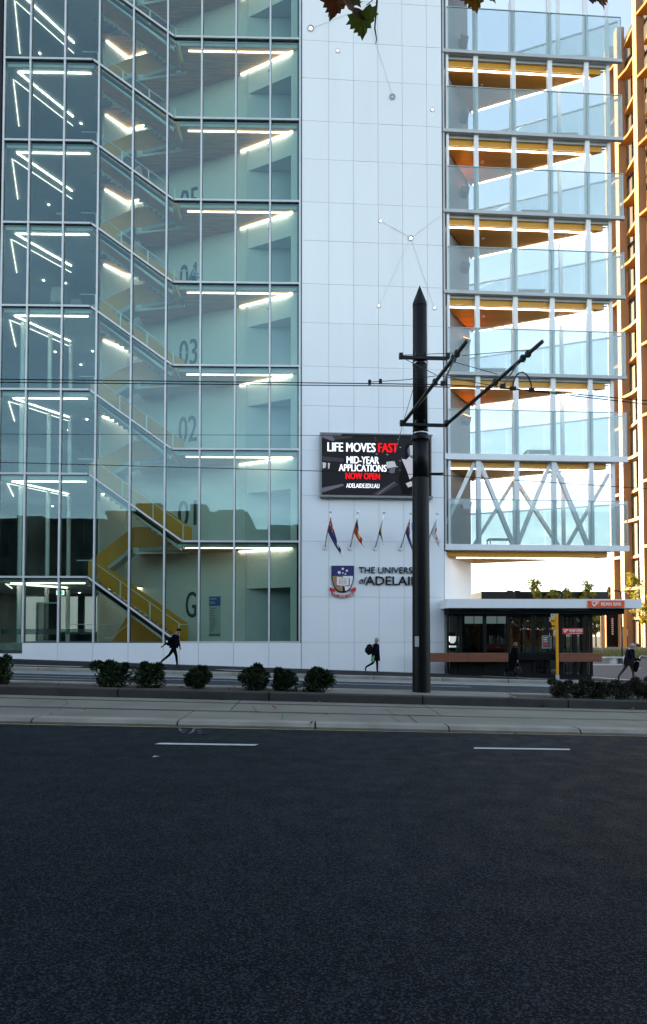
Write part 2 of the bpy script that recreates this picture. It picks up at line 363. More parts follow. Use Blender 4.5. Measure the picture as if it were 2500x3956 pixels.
# kerbs, each stone a piece
def kerb(name, y0, y1, z0f, h, L, m, x0=-45, x1=30, ph=0, slope=0.0):
    root = thing(name); tag(root, kind='structure'); x = x0+ph
    while x < x1:
        l = L*random.uniform(.96, 1.04); g = .016; j = random.uniform(-.006, .006)
        za = z0f(x); zb = z0f(x+l)
        mb = MB(); mb.prism([(x+g, y0+j, za-.25), (x+g, y1+j, za-.25), (x+g, y1+j, za+h), (x+g, y0+.02+slope+j, za+h), (x+g, y0+j, za+h-.03-slope*.5)], (l-2*g, 0, zb-za))
        mb.build('kerb_stone', m, root); x += l
    return root
kerb('tramway_kerb', 11.0, 11.40, lambda x: gz(x, 10.99), .085, 2.45, M['kerblight'], ph=.9, slope=.05)
kerb('median_kerb', 14.68, 14.93, lambda x: gz(x, 14.66), .205, 3.62, M['kerbdark'], ph=1.1)
kerb('median_far_kerb', 16.05, 16.33, lambda x: gz(x, 16.4), .28, 3.0, M['kerblight'])
kerb('footpath_kerb', 24.11, 24.39, lambda x: gz(x, 24.05), .135, 2.6, M['kerblight'], ph=.6)
tag(strip(14.94, 16.04, lift=-.03).build('median_soil', M['soil']), kind='structure')
S('median_paving', strip(14.935, 16.045, x0=.35, x1=5.0, nx=4, lift=.004), M['concrete'])
S('gutter', strip(22.75, 24.08, lift=.004), M['gutter'])
for pts in ([(250,2703),(262,2715),(225,2738),(240,2742)], [(200,2752),(190,2764),(178,2790)], [(975,2725),(992,2748)], [(1092,2760),(1088,2776),(1096,2790)], [(1490,2738),(1530,2765)], [(1512,2768),(1545,2798)], [(2010,2790),(2035,2826)]):
    q3 = []
    for x, y in pts:
        Y = 12.5
        for it in range(30): q = at(x, y, Y); Y = max(11.45, min(14.6, Y+(q.z-gz(q.x, Y)-.012)*1.2))
        q3.append(Vector((q.x, Y, gz(q.x, Y)+.007)))
    cm_ = MB()
    for a, b in zip(q3, q3[1:]):
        n_ = 5
        for i_ in range(n_):
            c0 = a.lerp(b, i_/n_)+Vector((random.uniform(-.02,.02),0,0)); c1 = a.lerp(b, (i_+1)/n_); cm_.add([c0+Vector((-.005,0,0)), c0+Vector((.005,0,0)), c1+Vector((.005,0,0)), c1+Vector((-.005,0,0))], [(0,1,2,3)])
    cm_.build('crack', M['blackmat'], tram)
# painted lines
def line(y, wd, xa, xb, parent, m=M['paint'], lift=.006, name='lane_line', skew=0):
    mb = MB(); n = max(1, int((xb-xa)/3)); vs = []
    for i in range(n+1):
        x = xa+(xb-xa)*i/n
        vs += [(x, y-wd/2, gz(x, y-wd/2)+lift), (x+skew, y+wd/2, gz(x+skew, y+wd/2)+lift)]
    mb.add(vs, [(2*i, 2*i+2, 2*i+3, 2*i+1) for i in range(n)]); return mb.build(name, m, parent)
for xa, xb in ((604, 986), (1822, 2190), (-640, -250)):
    p = at(xa, 2876 if xa < 1000 else 2892, 9.35); q = at(xb, 2880, 9.35); line(9.3, .115, p.x, q.x, road, skew=.05)
line(10.86, .085, -45, 30, road, M['ypaint'], name='edge_line')
for p0, p1 in [((690,2832),(722,2828)),((700,2840),(716,2836)),((694,2824),(700,2834)),((742,2838),(752,2822)),((752,2822),(778,2824)),((730,2842),(744,2834)),((762,2830),(782,2832)),((764,2838),(780,2840))]:
    y0_ = 1.65*FPX/(p0[1]-2456); y1_ = 1.65*FPX/(p1[1]-2456)
    a = at(p0[0], p0[1], y0_); b = at(p1[0], p1[1], y1_); a.z = gz(a.x, a.y)+.006; b.z = gz(b.x, b.y)+.006
    d = (b-a).normalized(); s_ = Vector((-d.y, d.x, 0))*.022
    MB().add([a-s_, b-s_, b+s_, a+s_], [(0,1,2,3)]).build('survey_mark', M['faintpaint'], road)
line(22.66, .12, -45, 30, far_road); line(21.5, .10, -11, 5.6, far_road); line(17.3, .1, -45, 30, far_road); line(20.4, .09, -10, -6.4, far_road)
# footpath trim: pavers by the wall, pale bands
pv = MB()
x = -16.5
while x < 7:
    for r_ in range(2):
        xx = x + (.1 if r_ else 0); y_ = 31.35+r_*.32
        pv.prism([(xx+.005, y_, gz(xx, y_)-.05), (xx+.195, y_, gz(xx, y_)-.05), (xx+.195, y_+.31, gz(xx, y_+.31)-.05), (xx+.005, y_+.31, gz(xx, y_+.31)-.05)], (0,0,.056+random.uniform(0,.003)))
    x += .2
tag(pv.build('paver_row', M['paver'], footpath), kind='stuff')
def band(pts, name, parent, m=None, lift=.008):
    mb = MB(); n = 8; vs = []
    (a, b, c, d) = [Vector((*p, 0)) for p in pts]
    for i in range(n+1):
        for p in (a.lerp(b, i/n), d.lerp(c, i/n)): vs.append((p.x, p.y, gz(p.x, p.y)+lift))
    mb.add(vs, [(2*i, 2*i+2, 2*i+3, 2*i+1) for i in range(n)]); return mb.build(name, m or M['bandstone'], parent)
band([(-13.0,25.4),(-9.4,25.4),(-9.4,25.9),(-13.0,25.9)], 'pale_band', footpath)
band([(-3.6,26.2),(-1.7,26.2),(-2.2,26.9),(-4.2,26.9)], 'pale_band', footpath)
band([(8.0,29.4),(11.0,24.5),(11.9,24.5),(8.4,29.4)], 'pale_band', footpath)
band([(13.2,27.2),(15.6,26.6),(15.6,26.85),(13.2,27.45)], 'pale_band', footpath)
# plaza beside and behind the kiosk
plaza = S('plaza', strip(32.0, 69.5, x0=6.9, x1=60, nx=24, ny=20), M['plaza'])
S('rear_ground', strip(44.1, 69.5, x0=-60, x1=6.9, nx=24, ny=10), M['plaza'])
band([(14.6,34.6),(19.0,28.4),(20.0,28.4),(15.4,34.6)], 'pale_band', plaza)
S('lawn', MB().box(7, 75, 69.5, 80, -1.6, -.5), M['lawn'])

# ------------------------------------------------------------------ the university building
uni = thing('university_building', 'tall white and glass university building with stair hall and stacked balconies', 'building', (-4, 32, 0))
UL = Matrix.Translation((4, -32, 0))
def U(mb, name, m, parent=None, **k):
    o = mb.build(name, m, None, **k); o.parent = parent or uni
    if (parent or uni) is uni: o.location = (4, -32, 0)
    return o
FL = 4.39
RL = [37.66] + [33.27-FL*i for i in range(6)] + [6.52, 1.32]         # right landings, top to bottom
LL = [40.72] + [36.33-FL*i for i in range(7)] + [4.66]               # left floors
PAIRS = list(zip([36.33-FL*i for i in range(7)] + [4.66], [33.27-FL*i for i in range(6)] + [6.52, 1.32]))
PAIRS = [(40.72, 37.66)] + PAIRS
XM = [-16.05,-14.70,-12.91,-11.12,-9.33,-7.54,-5.75,-3.95,-2.14,-.57]
KL = -11.45
def kr(L_, R2): return KL + (L_-R2)/.717
def tz(pair, x):
    L_, R2 = pair; k = kr(L_, R2)
    return L_ if x <= KL else R2 if x >= k else L_ + (R2-L_)*(x-KL)/(k-KL)
def poly_top(pair, x0, x1):
    xs = [x0] + [k for k in (KL, kr(*pair)) if x0+.02 < k < x1-.02] + [x1]
    return [(x, tz(pair, x)) for x in xs]
GY = 32.0
for i in range(len(XM)-1):
    x0, x1 = XM[i]+.055, XM[i+1]-.055
    for j in range(len(PAIRS)):
        top = poly_top(PAIRS[j], x0, x1)
        if j+1 < len(PAIRS): bot = poly_top(PAIRS[j+1], x0, x1)
        else:
            zb = .80 if i == 0 else 1.36
            bot = [(x0, zb), (x1, zb)]
            top = [p for p in top]
            if top[-1][1] <= zb+.06:
                if top[0][1] <= zb+.06: continue
                xe = x0
                for a, b in zip(top, top[1:]):
                    if b[1] <= zb+.02: xe = a[0] + (b[0]-a[0])*(a[1]-zb)/(a[1]-b[1]+1e-6); break
                top = [p for p in top if p[0] < xe] ; bot = [(x0, zb), (xe-.08, zb)]
                pl = [(x, GY, z-.05) for x, z in top] + [(x, GY, z) for x, z in reversed(bot)]
                U(MB().prism(pl, (0,.02,0)), 'glass_pane', M['glass']); continue
        pl = [(x, GY, z-.05) for x, z in top] + [(x, GY, z+(.05 if j+1 < len(PAIRS) else 0)) for x, z in reversed(bot)]
        U(MB().prism(pl, (0,.02,0)), 'glass_pane', M['glass'])
for i, x in enumerate(XM):
    zb = .75 if i in (0,) else 1.30
    o = U(MB().box(x-.062, x+.062, GY-.03, GY+.14, zb, 39), 'mullion', M['gasket'])
    o2 = MB().box(x-.044, x+.044, GY-.10, GY-.031, zb, 39).build('cap', M['alu'], o)
for j, pr in enumerate(PAIRS):
    pts = [(XM[0], pr[0]), (KL, pr[0]), (kr(*pr), pr[1]), (XM[-1], pr[1])]
    for a, b in zip(pts, pts[1:]):
        if b[0]-a[0] < .1: continue
        A = Vector((a[0], GY+.05, a[1])); B = Vector((b[0], GY+.05, b[1])); ov = (B-A).normalized()*.03
        o = U(MB().bar(A-ov, B+ov, .165, .115, (0,0,1)), 'transom', M['gasket'])
        for dz in (-.026, .026):
            MB().bar(A-ov+Vector((0,-.118,dz)), B+ov+Vector((0,-.118,dz)), .07, .044, (0,0,1)).build('cap', M['alu'], o)
U(MB().box(XM[1]-.02, XM[-1], GY-.04, GY+.14, 1.28, 1.36), 'sill', M['gasket'])
# white base panels under the glass
xb = [XM[0]-1.6] + XM[1:5] + [XM[5], -6.72] + XM[6:-1] + [-.485]
for a, b in zip(xb, xb[1:]):
    zt = .74 if a < -15 else 1.275
    g = .008
    pl = [(a+g, 31.90, gz(a, 31.9)-.2), (b-g, 31.90, gz(b, 31.9)-.2), (b-g, 31.90, zt), (a+g, 31.90, zt)]
    U(MB().prism(pl, (0,.1,0)), 'base_panel', M['panel'])
# dark edge left of the stair hall and the added shade wing beyond it
U(MB().box(-20, -16.14, 31.86, 32.09, .3, 39), 'dark_cladding', M['black'])
wingm = U(MB().box(-120, -20.0, 32.05, 43.9, -.6, 40), 'street_shade_wing', M['city'])  # unseen wing, lengthened to keep the low sun off the street
U(MB().box(-19.9, 7.0, 36.6, 43.9, 39.2, 41.0), 'roof', M['slab'])
U(MB().box(-19.9, -.4, 32.1, 36.6, 39.2, 41.0), 'roof_front', M['slab'])
# --- inside the stair hall
def dw(x): return 32.30 + .49*(-.75-x) if x > -3.95 else 33.868 + .345*(-3.95-x)          # the slanting back wall
WALLX = -10.85
segs = [(-.72, -1.06), (-3.45, WALLX)]
NX0, NX1 = -3.45, -1.06
NY = dw(NX0)
def wallseg(xa, xb_, z0, z1, name, th=.3, m=None):
    p = [(xa, dw(xa), z0), (xb_, dw(xb_), z0), (xb_, dw(xb_)+th, z0), (xa, dw(xa)+th, z0)]
    return U(MB().prism(p, (0,0,z1-z0)), name, m or M['intwall'])
wallseg(-.72, -1.06, .9, 39, 'stair_wall'); wallseg(-3.45, -3.95, .9, 39, 'stair_wall'); wallseg(-3.951, WALLX, .9, 39, 'stair_wall')
U(MB().prism([(WALLX, dw(WALLX), .9), (WALLX-1.05, dw(WALLX)-1.2, .9), (WALLX-1.2, dw(WALLX)-1.05, .9), (WALLX-.2, dw(WALLX)+.2, .9)], (0,0,38)), 'return_wall', M['intwall'])
U(MB().box(NX0-.1, NX1, NY, NY+.2, .9, 39), 'niche_back', M['niche'])
U(MB().prism([(NX1, dw(NX1)+.01, .9), (NX1+.25, dw(NX1)+.01, .9), (NX1+.25, NY+.2, .9), (NX1, NY+.2, .9)], (0,0,38)), 'niche_side', M['niche'])
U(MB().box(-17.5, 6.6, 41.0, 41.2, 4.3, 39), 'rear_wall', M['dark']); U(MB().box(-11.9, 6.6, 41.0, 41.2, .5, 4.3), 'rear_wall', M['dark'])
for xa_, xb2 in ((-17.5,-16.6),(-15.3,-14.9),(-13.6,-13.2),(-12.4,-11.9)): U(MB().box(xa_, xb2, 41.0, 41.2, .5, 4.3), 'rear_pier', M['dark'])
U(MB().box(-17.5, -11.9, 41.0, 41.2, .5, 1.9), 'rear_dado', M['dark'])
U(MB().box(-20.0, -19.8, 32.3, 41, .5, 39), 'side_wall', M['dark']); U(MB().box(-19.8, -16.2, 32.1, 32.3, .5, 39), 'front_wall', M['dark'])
levels = list(zip(RL[1:], [None]*9))
for i, rz in enumerate(RL):
    top_next = RL[i-1]-.3 if i else 39
    # lintel over the niche
    p = [(NX1, dw(NX1), rz+2.88), (NX0, dw(NX0), rz+2.88), (NX0, NY+.01, rz+2.88), (NX1, NY+.01, rz+2.88)]
    U(MB().prism([(NX1, dw(NX1), rz+2.88), (NX0, dw(NX0), rz+2.88), (NX1, NY-.005, rz+2.88)], (0,0,top_next-rz-2.88)), 'lintel', M['intwall'])
    d = U(MB().box(NX1-1.1, NX1-.02, NY-.035, NY-.005, rz, rz+2.86), 'lift_door', M['door'])
    MB().box(NX1-1.15, NX1-1.10, NY-.05, NY-.005, rz, rz+2.87).build('door_jamb', M['gasket'], d)
    # landing slab
    FX = -6.95
    lo = [(-.72, 32.22), (FX, 32.22), (FX, 33.3), (-9.8, 34.25), (-9.8, dw(-9.8)), (-3.95, dw(-3.95)), (-.72, dw(-.72)-.01)]
    if i < len(RL)-1:
        U(MB().prism([(x, y, rz-.22) for x, y in lo], (0,0,.16)), 'landing', M['slab'])
        U(MB().prism([(x, y, rz-.26) for x, y in lo], (0,0,.035)), 'timber_lining', M['timber'])
        U(MB().prism([(x, y, rz-.055) for x, y in lo], (0,0,.05)), 'landing_floor', M['carpet'])
        U(MB().box(-6.9, -.75, 32.17, 32.36, rz-.25, rz-.10), 'edge_channel', M['ceil'])
        # walkway parapet
        a = Vector((FX, 33.66, rz)); b = Vector((-9.8, 34.22, rz))
        for (p0, p1, dz) in ((a, b, 0),):
            U(MB().prism([p0+Vector((0,0,-.02)), p1+Vector((0,0,-.02)), p1+Vector((0,0,1.12)), p0+Vector((0,0,1.12))], (.03,.07,0)), 'parapet', M['yellow'])
            U(MB().prism([p0+Vector((0,-.02,-.38)), p1+Vector((0,-.02,-.38)), p1+Vector((0,-.02,-.03)), p0+Vector((0,-.02,-.03))], (.03,.05,0)), 'stringer', M['white'])
        # steps from walkway down to the left floor
        Lz = PAIRS[i][0] if False else rz-1.33
        if i == len(RL)-2: Lz = 4.66
        n = 8 if Lz < 5 else 7; x0_, x1_ = -9.8, -12.1
        fl = U(MB().prism([(x0_, 33.9, rz-.30), (x1_, 33.9, Lz-.30), (x1_, 33.9, Lz-.05), (x0_, 33.9, rz-.05)], (0,1.0,0)), 'short_flight', M['slab'])
        for s in range(n):
            xa = x0_+(x1_-x0_)*s/n; xb_ = x0_+(x1_-x0_)*(s+1)/n; z = rz-(rz-Lz)*(s+1)/n
            MB().box(xb_, xa, 33.92, 34.88, z-.06, z+.04).build('step', M['carpet'], fl)
        U(MB().prism([(-9.75, 34.2, rz-.1), (x1_, 33.85, Lz-.1), (x1_, 33.85, Lz+1.05), (-9.75, 34.2, rz+1.12)], (.02,.06,0)), 'parapet', M['yellow'])
    # recessed strip lights: along the glass and along the slanting wall
    if i < len(RL)-1:
        zc = rz-.265
        U(MB().box(-6.55, -.98, 32.43, 32.47, zc-.03, zc), 'light_strip', M['strip'])
        xa, xb_ = -1.04, -3.95
        n_ = Vector((.42, -.9, 0)).normalized()
        A = Vector((xa, dw(xa), zc-.02))+n_*.10; B = Vector((xb_, dw(xb_), zc-.02))+n_*.10
        U(MB().bar(A, B, .045, .035), 'light_strip', M['strip'])
        cb = at(927+150, 0, 33)
        cam_ = U(MB().box(-2.35, -2.25, dw(-2.3)-.16, dw(-2.3)-.02, zc-.52, zc-.42), 'security_camera', M['white'])
# ground floor of the hall
U(MB().box(-19.8, -.75, 32.31, 41, .9, 1.26), 'hall_floor', M['carpet'])
# left floors
LF = [36.33-FL*i for i in range(7)] + [4.66]
for i, lz in enumerate([40.72]+LF):
    i -= 1
    lo = [(-19.8, 32.32), (-16.2, 32.32), (-16.2, 32.22), (KL+.05, 32.22), (KL+.05, 33.7), (-12.1, 33.8), (-12.1, 41), (-19.8, 41)]
    U(MB().prism([(x, y, lz-.22) for x, y in lo], (0,0,.17)), 'floor_slab', M['slab'])
    U(MB().prism([(x, y, lz-.26) for x, y in lo], (0,0,.035)), 'ceiling', M['ceil'])
    U(MB().prism([(x, y, lz-.045) for x, y in lo], (0,0,.04)), 'floor_finish', M['carpet'])
    U(MB().box(-16, KL, 32.17, 32.36, lz-.25, lz-.10), 'edge_channel', M['ceil'])
    zc = lz-.27
    U(MB().box(-15.55, -11.75, 32.43, 32.47, zc-.03, zc), 'light_strip', M['strip'])
    U(MB().bar((-15.6, 32.46, zc-.02), (-13.75, 35.25, zc-.02), .042, .03), 'light_strip', M['strip'])
    U(MB().bar((-16.05, 32.9, zc-.02), (-17.2, 36.0, zc-.02), .022, .02), 'light_strip', M['stripdim'])
    U(MB().bar((-16.0, 32.95, zc-.02), (-14.0, 35.9, zc-.02), .016, .015), 'light_strip', M['stripdim'])
    # lit corner deep in the hall
    wx, wy = WALLX, dw(WALLX)
    U(MB().bar((wx+.02, wy-.12, zc-.02), (wx+1.1, dw(wx+1.1)-.12, zc-.02), .045, .04), 'light_strip', M['strip'])
    U(MB().bar((wx+.02, wy-.12, zc-.02), (wx-.96, wy-1.16, zc-.02), .045, .04), 'light_strip', M['strip'])
    U(MB().prism([(-12.2, 34.6, zc+.02), (-9.6, 34.9, zc+.02), (-9.6, dw(-9.6)-.02, zc+.02), (wx-.02, wy-.02, zc+.02), (-12.0, 35.15, zc+.02)], (0,0,.06)), 'timber_ceiling', M['timber'])
    # partitions of the rooms behind
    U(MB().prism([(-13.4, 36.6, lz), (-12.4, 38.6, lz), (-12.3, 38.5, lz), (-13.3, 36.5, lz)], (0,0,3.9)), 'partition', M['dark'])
    if 4 <= i:
        below = LF[i+1] if i+1 < len(LF) else 1.26
        for cx, cy_ in ((-15.4, 33.0), (-14.5, 34.3), (-13.75, 35.35)):
            U(MB().tube([(cx, cy_, below), (cx, cy_, lz-.4)], .115, 12), 'column', M['white'], smooth=False)
    else:
        for q in range(5):
            px = random.uniform(-15.6, -12.6); py = random.uniform(36, 40)
            U(MB().box(px-.3, px+.3, py-.04, py+.04, lz-1.4+random.uniform(-.8,.4), lz-.9), 'hung_panel', M['door'])
    for q in range(3):
        px = random.uniform(-16.2, -12.4); py = random.uniform(35.5, 40)
        U(MB().tube([(px, py, lz-.30), (px, py, lz-.265)], .05, 10), 'downlight', M['strip'])
# front flights along the glass
for k, (L_, R2) in enumerate(PAIRS[1:]):
    x1 = kr(L_, R2); x0 = KL
    A = Vector((x0, 32.22, L_)); B = Vector((x1, 32.22, R2)); d = B-A
    fl = thing('stair_flight', parent=uni); fl.location = (4, -32, 0)
    MB().prism([A+Vector((0,0,-.34)), B+Vector((0,0,-.34)), B+Vector((0,0,-.10)), A+Vector((0,0,-.10))], (0,1.36,0)).build('flight_slab', M['timber'], fl)
    n = 17
    for s in range(n):
        a = A+d*(s/n); b = A+d*((s+1)/n)
        MB().box(a.x, b.x+.02, 32.26, 33.56, b.z-.06, b.z-.005).build('step', M['carpet'], fl)
        MB().box(a.x-.01, b.x, 33.57, 33.62, b.z-.42, b.z+.02).build('riser_edge', M['ceil'], fl)
    MB().prism([A+Vector((.1,0,-.46)), B+Vector((-.1,0,-.46)), B+Vector((-.1,0,-.14)), A+Vector((.1,0,-.14))], (0,.12,0)).build('edge_channel', M['ceil'], fl)
    MB().prism([A+Vector((-.05,1.42,-.05)), B+Vector((.15,1.42,-.05)), B+Vector((.15,1.42,1.0)), A+Vector((-.05,1.42,1.05))], (0,.06,0)).build('parapet', M['yellow'], fl)
    h = Vector((0,.26,.92)); e = Vector((.75,0,0))
    MB().tube([A+h-e, A+h, B+h, B+h+e*.9], .024, 6).build('handrail', M['white'], fl)
    for s in (.02, .33, .66, .985):
        p = A+d*s
        MB().box(p.x-.035, p.x+.035, 32.44, 32.46, p.z-.06, p.z+.90).build('baluster', M['white'], fl)
pu = [at(x, y, 34.4) for x, y in ((432,2482),(488,2384),(640,2386),(720,2482))]
U(MB().prism(pu, (0,.08,0)), 'under_stair_panel', M['yellow'])
U(MB().tube([at(405,2466,33.9), at(435,2464,33.9), at(470,2432,33.9), at(500,2408,33.9)], .022, 6), 'handrail', M['white'])
U(MB().tube([at(262,2412,33.2), at(355,2412,33.2), at(470,2412,33.6)], .022, 6), 'guard_rail', M['white'])
# floor numerals and the directory on the slanting wall
def numeral(t, rz, x0, x1, z0, z1, y=None):
    o = text(t, x0, x1, z0, z1, lambda x: dw(x)-.006, M['navyink'], uni, 'level_numeral', .015, .015); o.location = (4, -32, 0); return o
for t_, rz in zip(['06','05','04','03','02','01'], RL[2:]):
    if t_ in ('06',): continue
    numeral(t_, rz, -7.5, -6.42, rz+1.30, rz+2.78)
numeral('G', 1.32, -7.0, -6.4, 2.66, 4.12)
db = thing('directory_board', 'pale directory board with blue header on the foyer wall', 'sign', (-5.2, dw(-5.2), 2.0))
M['blueprint'] = mat('blue_header', (.02,.09,.32), .5, .05); M['palesign'] = mat('pale_sign', (.42,.47,.48), .5, .03); M['greytext'] = mat('print_grey', (.16,.19,.2), .6, 0)
def wallplate(x0, x1, z0, z1, m, name, off=.02):
    o = MB().prism([(x0, dw(x0)-off, z0), (x1, dw(x1)-off, z0), (x1, dw(x1)-off, z1), (x0, dw(x0)-off, z1)], (0,.012,0)).build(name, m, db); o.location = (5.2, -dw(-5.2), -2.0); return o
wallplate(-5.62, -4.96, 1.62, 3.82, M['palesign'], 'board'); wallplate(-5.62, -4.96, 3.3, 3.82, M['blueprint'], 'header', .035); wallplate(-5.62, -4.96, 1.62, 1.76, M['greytext'], 'footer', .035)
for q in range(14): wallplate(-5.58, -5.58+random.uniform(.2,.4), 1.9+q*.095, 1.935+q*.095, M['greytext'], 'print_line', .033)
wallplate(-5.58, -5.2, 3.66, 3.72, M['palesign'], 'print_line', .045); wallplate(-5.58, -5.3, 3.5, 3.54, M['palesign'], 'print_line', .045); wallplate(-5.58, -5.25, 3.42, 3.46, M['palesign'], 'print_line', .045)
es = thing('exit_sign', 'green and white exit sign hanging in the ground floor foyer', 'sign', (-13.4, 33.4, 3.95))
MB().box(-.2, .2, -.03, .03, -.12, .12).build('body', emis('exit_white', (.75,.9,.8), .5), es)
MB().box(-.14, .14, -.045, -.031, -.085, .085).build('panel', emis('exit_green', (.02,.35,.16), .7), es)
MB().box(-.03, .03, -.055, -.046, -.06, .06).build('running_figure', emis('exit_fig', (.9,1,.95), .8), es)
MB().bar((0,0,.12), (0,0,.28), .02, .02).build('hanger', M['steel'], es)
# entrance door in the glazed ground floor
dr = U(MB().box(-14.45, -13.35, 33.0, 33.06, 1.27, 3.35), 'entrance_door', M['kglass'])
for bx_ in ((-14.5,-14.42,1.27,3.42),(-13.38,-13.3,1.27,3.42),(-14.42,-13.38,3.35,3.42),(-14.42,-13.38,1.27,1.4)):
    MB().box(bx_[0], bx_[1], 32.97, 33.09, bx_[2], bx_[3]).build('door_frame', M['steel'], dr)
U(MB().box(-16.0, -11.2, 32.36, 32.375, 1.72, 2.0), 'manifestation_band', glass('frosted', (.55,.62,.64), (.7,.75,.78), .15, .3, .4))

# --- white core wall of separate panels
CXS = [-.47, .95, 2.27, 3.58, 4.89, 6.21, 7.02]
CZS = [39.5, 37.66, 35.6, 33.3, 31.24, 28.92, 26.85, 24.53, 22.46, 20.15, 18.07, 15.76, 13.67, 11.32, 8.93, 6.56, 3.66, 1.31, None]
U(MB().prism([(-.5, wing(-.5,.06), -.9), (7.05, wing(7.05,.06), -.9), (7.05, wing(7.05,.3), -.9), (-.5, wing(-.5,.3), -.9)], (0,0,40.4)), 'core_backing', M['joint'])
for a, b in zip(CXS, CXS[1:]):
    for j in range(len(CZS)-1):
        zt = CZS[j]; zb = CZS[j+1]; g = .0065
        za, zb_ = (zb, zb) if zb is not None else (gz(a, 31.95)-.2, gz(b, 31.95)-.2)
        fo = random.uniform(-.003, .003)
        pl = [(a+g, wing(a,fo), za+g), (b-g, wing(b,fo), zb_+g), (b-g, wing(b,fo), zt-g), (a+g, wing(a,fo), zt-g)]
        U(MB().prism(pl, (0,.055,0)), 'wall_panel', M['panel'])
# side of the core, running back beneath and behind the balconies
SX, SY = 9.35, 35.75
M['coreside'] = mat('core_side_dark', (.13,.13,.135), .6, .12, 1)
q = [(7.05, wing(7.05,.02)), (SX, SY), (SX-.3, SY+.3), (6.9, wing(6.9,.5))]
U(MB().prism([(x, y, -.9) for x, y in q], (0,0,7.0)), 'core_side', M['panel'])
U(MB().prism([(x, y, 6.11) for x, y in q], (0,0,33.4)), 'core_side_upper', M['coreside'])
U(MB().prism([(SX-.02, SY+.02, -.9), (SX-.02, 44, -.9), (SX-.4, 44, -.9), (SX-.4, SY+.1, -.9)], (0,0,40)), 'core_rear', M['panel'])
U(MB().box(-20, 9.0, 43.6, 43.9, 4.4, 39.2), 'north_wall', M['panel']); U(MB().box(-11.5, 9.0, 43.6, 43.9, -.9, 4.39), 'north_wall', M['panel'])

# --- balconies
BX = [7.32, 8.89, 10.97, 13.0, 15.05, 17.0]
RA, RB = Vector((SX, SY, 0)), Vector((16.9, wing(16.9)+.12, 0))
BALC = RL[1:8]
frontp = lambda x, off=0: Vector((x, wing(x)+off, 0))
def up(p, z): return Vector((p.x, p.y, z))
for k, rz in enumerate(BALC):
    b = thing('balcony', parent=uni); b.location = (4, -32, 0)
    low2 = k >= 5
    rzb = rz-.05
    # glass screen, bay by bay
    for a, c in zip(BX, BX[1:]):
        p = [up(frontp(a+.03), rzb+.03), up(frontp(c-.03), rzb+.03), up(frontp(c-.03), rz+2.33), up(frontp(a+.03), rz+2.33)]
        MB().prism(p, (0,.02,0)).build('glass_panel', M['balglass'], b)
    MB().bar(up(frontp(BX[0]), rz+2.34), up(frontp(BX[-1]+.03), rz+2.34), .05, .035).build('top_rail', M['edgeglass'], b)
    for x in BX[1:]:
        MB().bar(up(frontp(x), rzb), up(frontp(x), rz+2.33), .045, .05, (0,1,0)).build('glass_clamp', M['edgeglass'], b)
    # return end and rear screen
    rr = RB-RA
    n = 4
    for s in range(n):
        p0 = RA+rr*(s/n)+Vector((.04,0,0)); p1 = RA+rr*((s+1)/n)
        MB().prism([up(p0, rzb+.03), up(p1, rzb+.03), up(p1, rz+2.2), up(p0, rz+2.2)], (.01,.02,0)).build('rear_glass', M['balglass'], b)
    MB().bar(up(RA, rz+2.22), up(RB, rz+2.22), .08, .07).build('rear_rail', M['steel'], b)
    # slab edge
    th = .30 if low2 else .17
    MB().prism([up(frontp(7.08,-.07), rzb-th), up(frontp(17.05,-.07), rzb-th), up(frontp(17.05,.10), rzb-th), up(frontp(7.08,.10), rzb-th)], (0,0,th)).build('edge_beam', M['white'] if low2 else M['slab'], b)
    MB().prism([up(frontp(7.3,.20), rz-.36), up(frontp(16.35,.20), rz-.36), up(frontp(16.35,.34), rz-.36), up(frontp(7.3,.34), rz-.36)], (0,0,.26)).build('slab_upstand', M['slab'], b)
    MB().prism([up(p, rz-.44) for p in (frontp(7.3,.362), frontp(16.3,.35), Vector((SX+.15, SY, 0)))], (0,0,.03)).build('deck', M['carpet'], b)
    MB().prism([up(frontp(7.3,.30), rz-.66), up(frontp(16.0,.30), rz-.66), up(frontp(16.0,.358), rz-.66), up(frontp(7.3,.358), rz-.66)], (0,0,.298)).build('fascia', M['yellow'], b)
    trs = [frontp(7.3,.36), frontp(15.95,.36), Vector((SX+.1, SY-.12, 0))]
    MB().prism([up(p, rz-.67) for p in trs], (0,0,.228)).build('fascia_core', M['yellow'], b)
    trq = [frontp(7.3,.40), frontp(15.6,.39), Vector((SX+.08, SY-.16, 0))]
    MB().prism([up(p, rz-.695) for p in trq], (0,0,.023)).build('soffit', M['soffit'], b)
    A = up(frontp(7.45,.45), rz-.71); B = up(frontp(15.3,.44), rz-.71)
    if k == 6: A = up(frontp(7.8,.45), rz-.71)
    MB().bar(A, B, .07, .035).build('light_strip', M['strip2'], b)
    if k < 6:
        A2 = up(RA*.985+RB*.015+Vector((.05,-.2,0)), rz-.71); B2 = up(frontp(15.45,.48), rz-.71)
        MB().bar(A2, B2, .06, .035).build('light_strip', M['strip2'], b)
        sd = MB().tube([up(frontp(9.6,1.3), rz-.75), up(frontp(9.6,1.3), rz-.697)], .09, 10).build('smoke_detector', M['slab'], b)
# posts running full height behind the glass
for x in BX[:-1]:
    wd = .14 if x < 8 else .24
    U(MB().bar(up(frontp(x+.03,.16), 6.47), up(frontp(x+.03,.16), 38.5), wd, .2, (0,1,0)), 'post', M['white'])
for s in (.30, .62, .93):
    p = RA+(RB-RA)*s
    U(MB().bar(up(p+Vector((-.03,-.1,0)), 6.47), up(p+Vector((-.03,-.1,0)), 38.5), .17, .17, (0,1,0)), 'rear_post', M['white'])
U(MB().bar(up(frontp(7.12,.05), 6.3), up(frontp(7.12,.05), 38.5), .09, .12, (0,1,0)), 'edge_mullion', M['slab'])
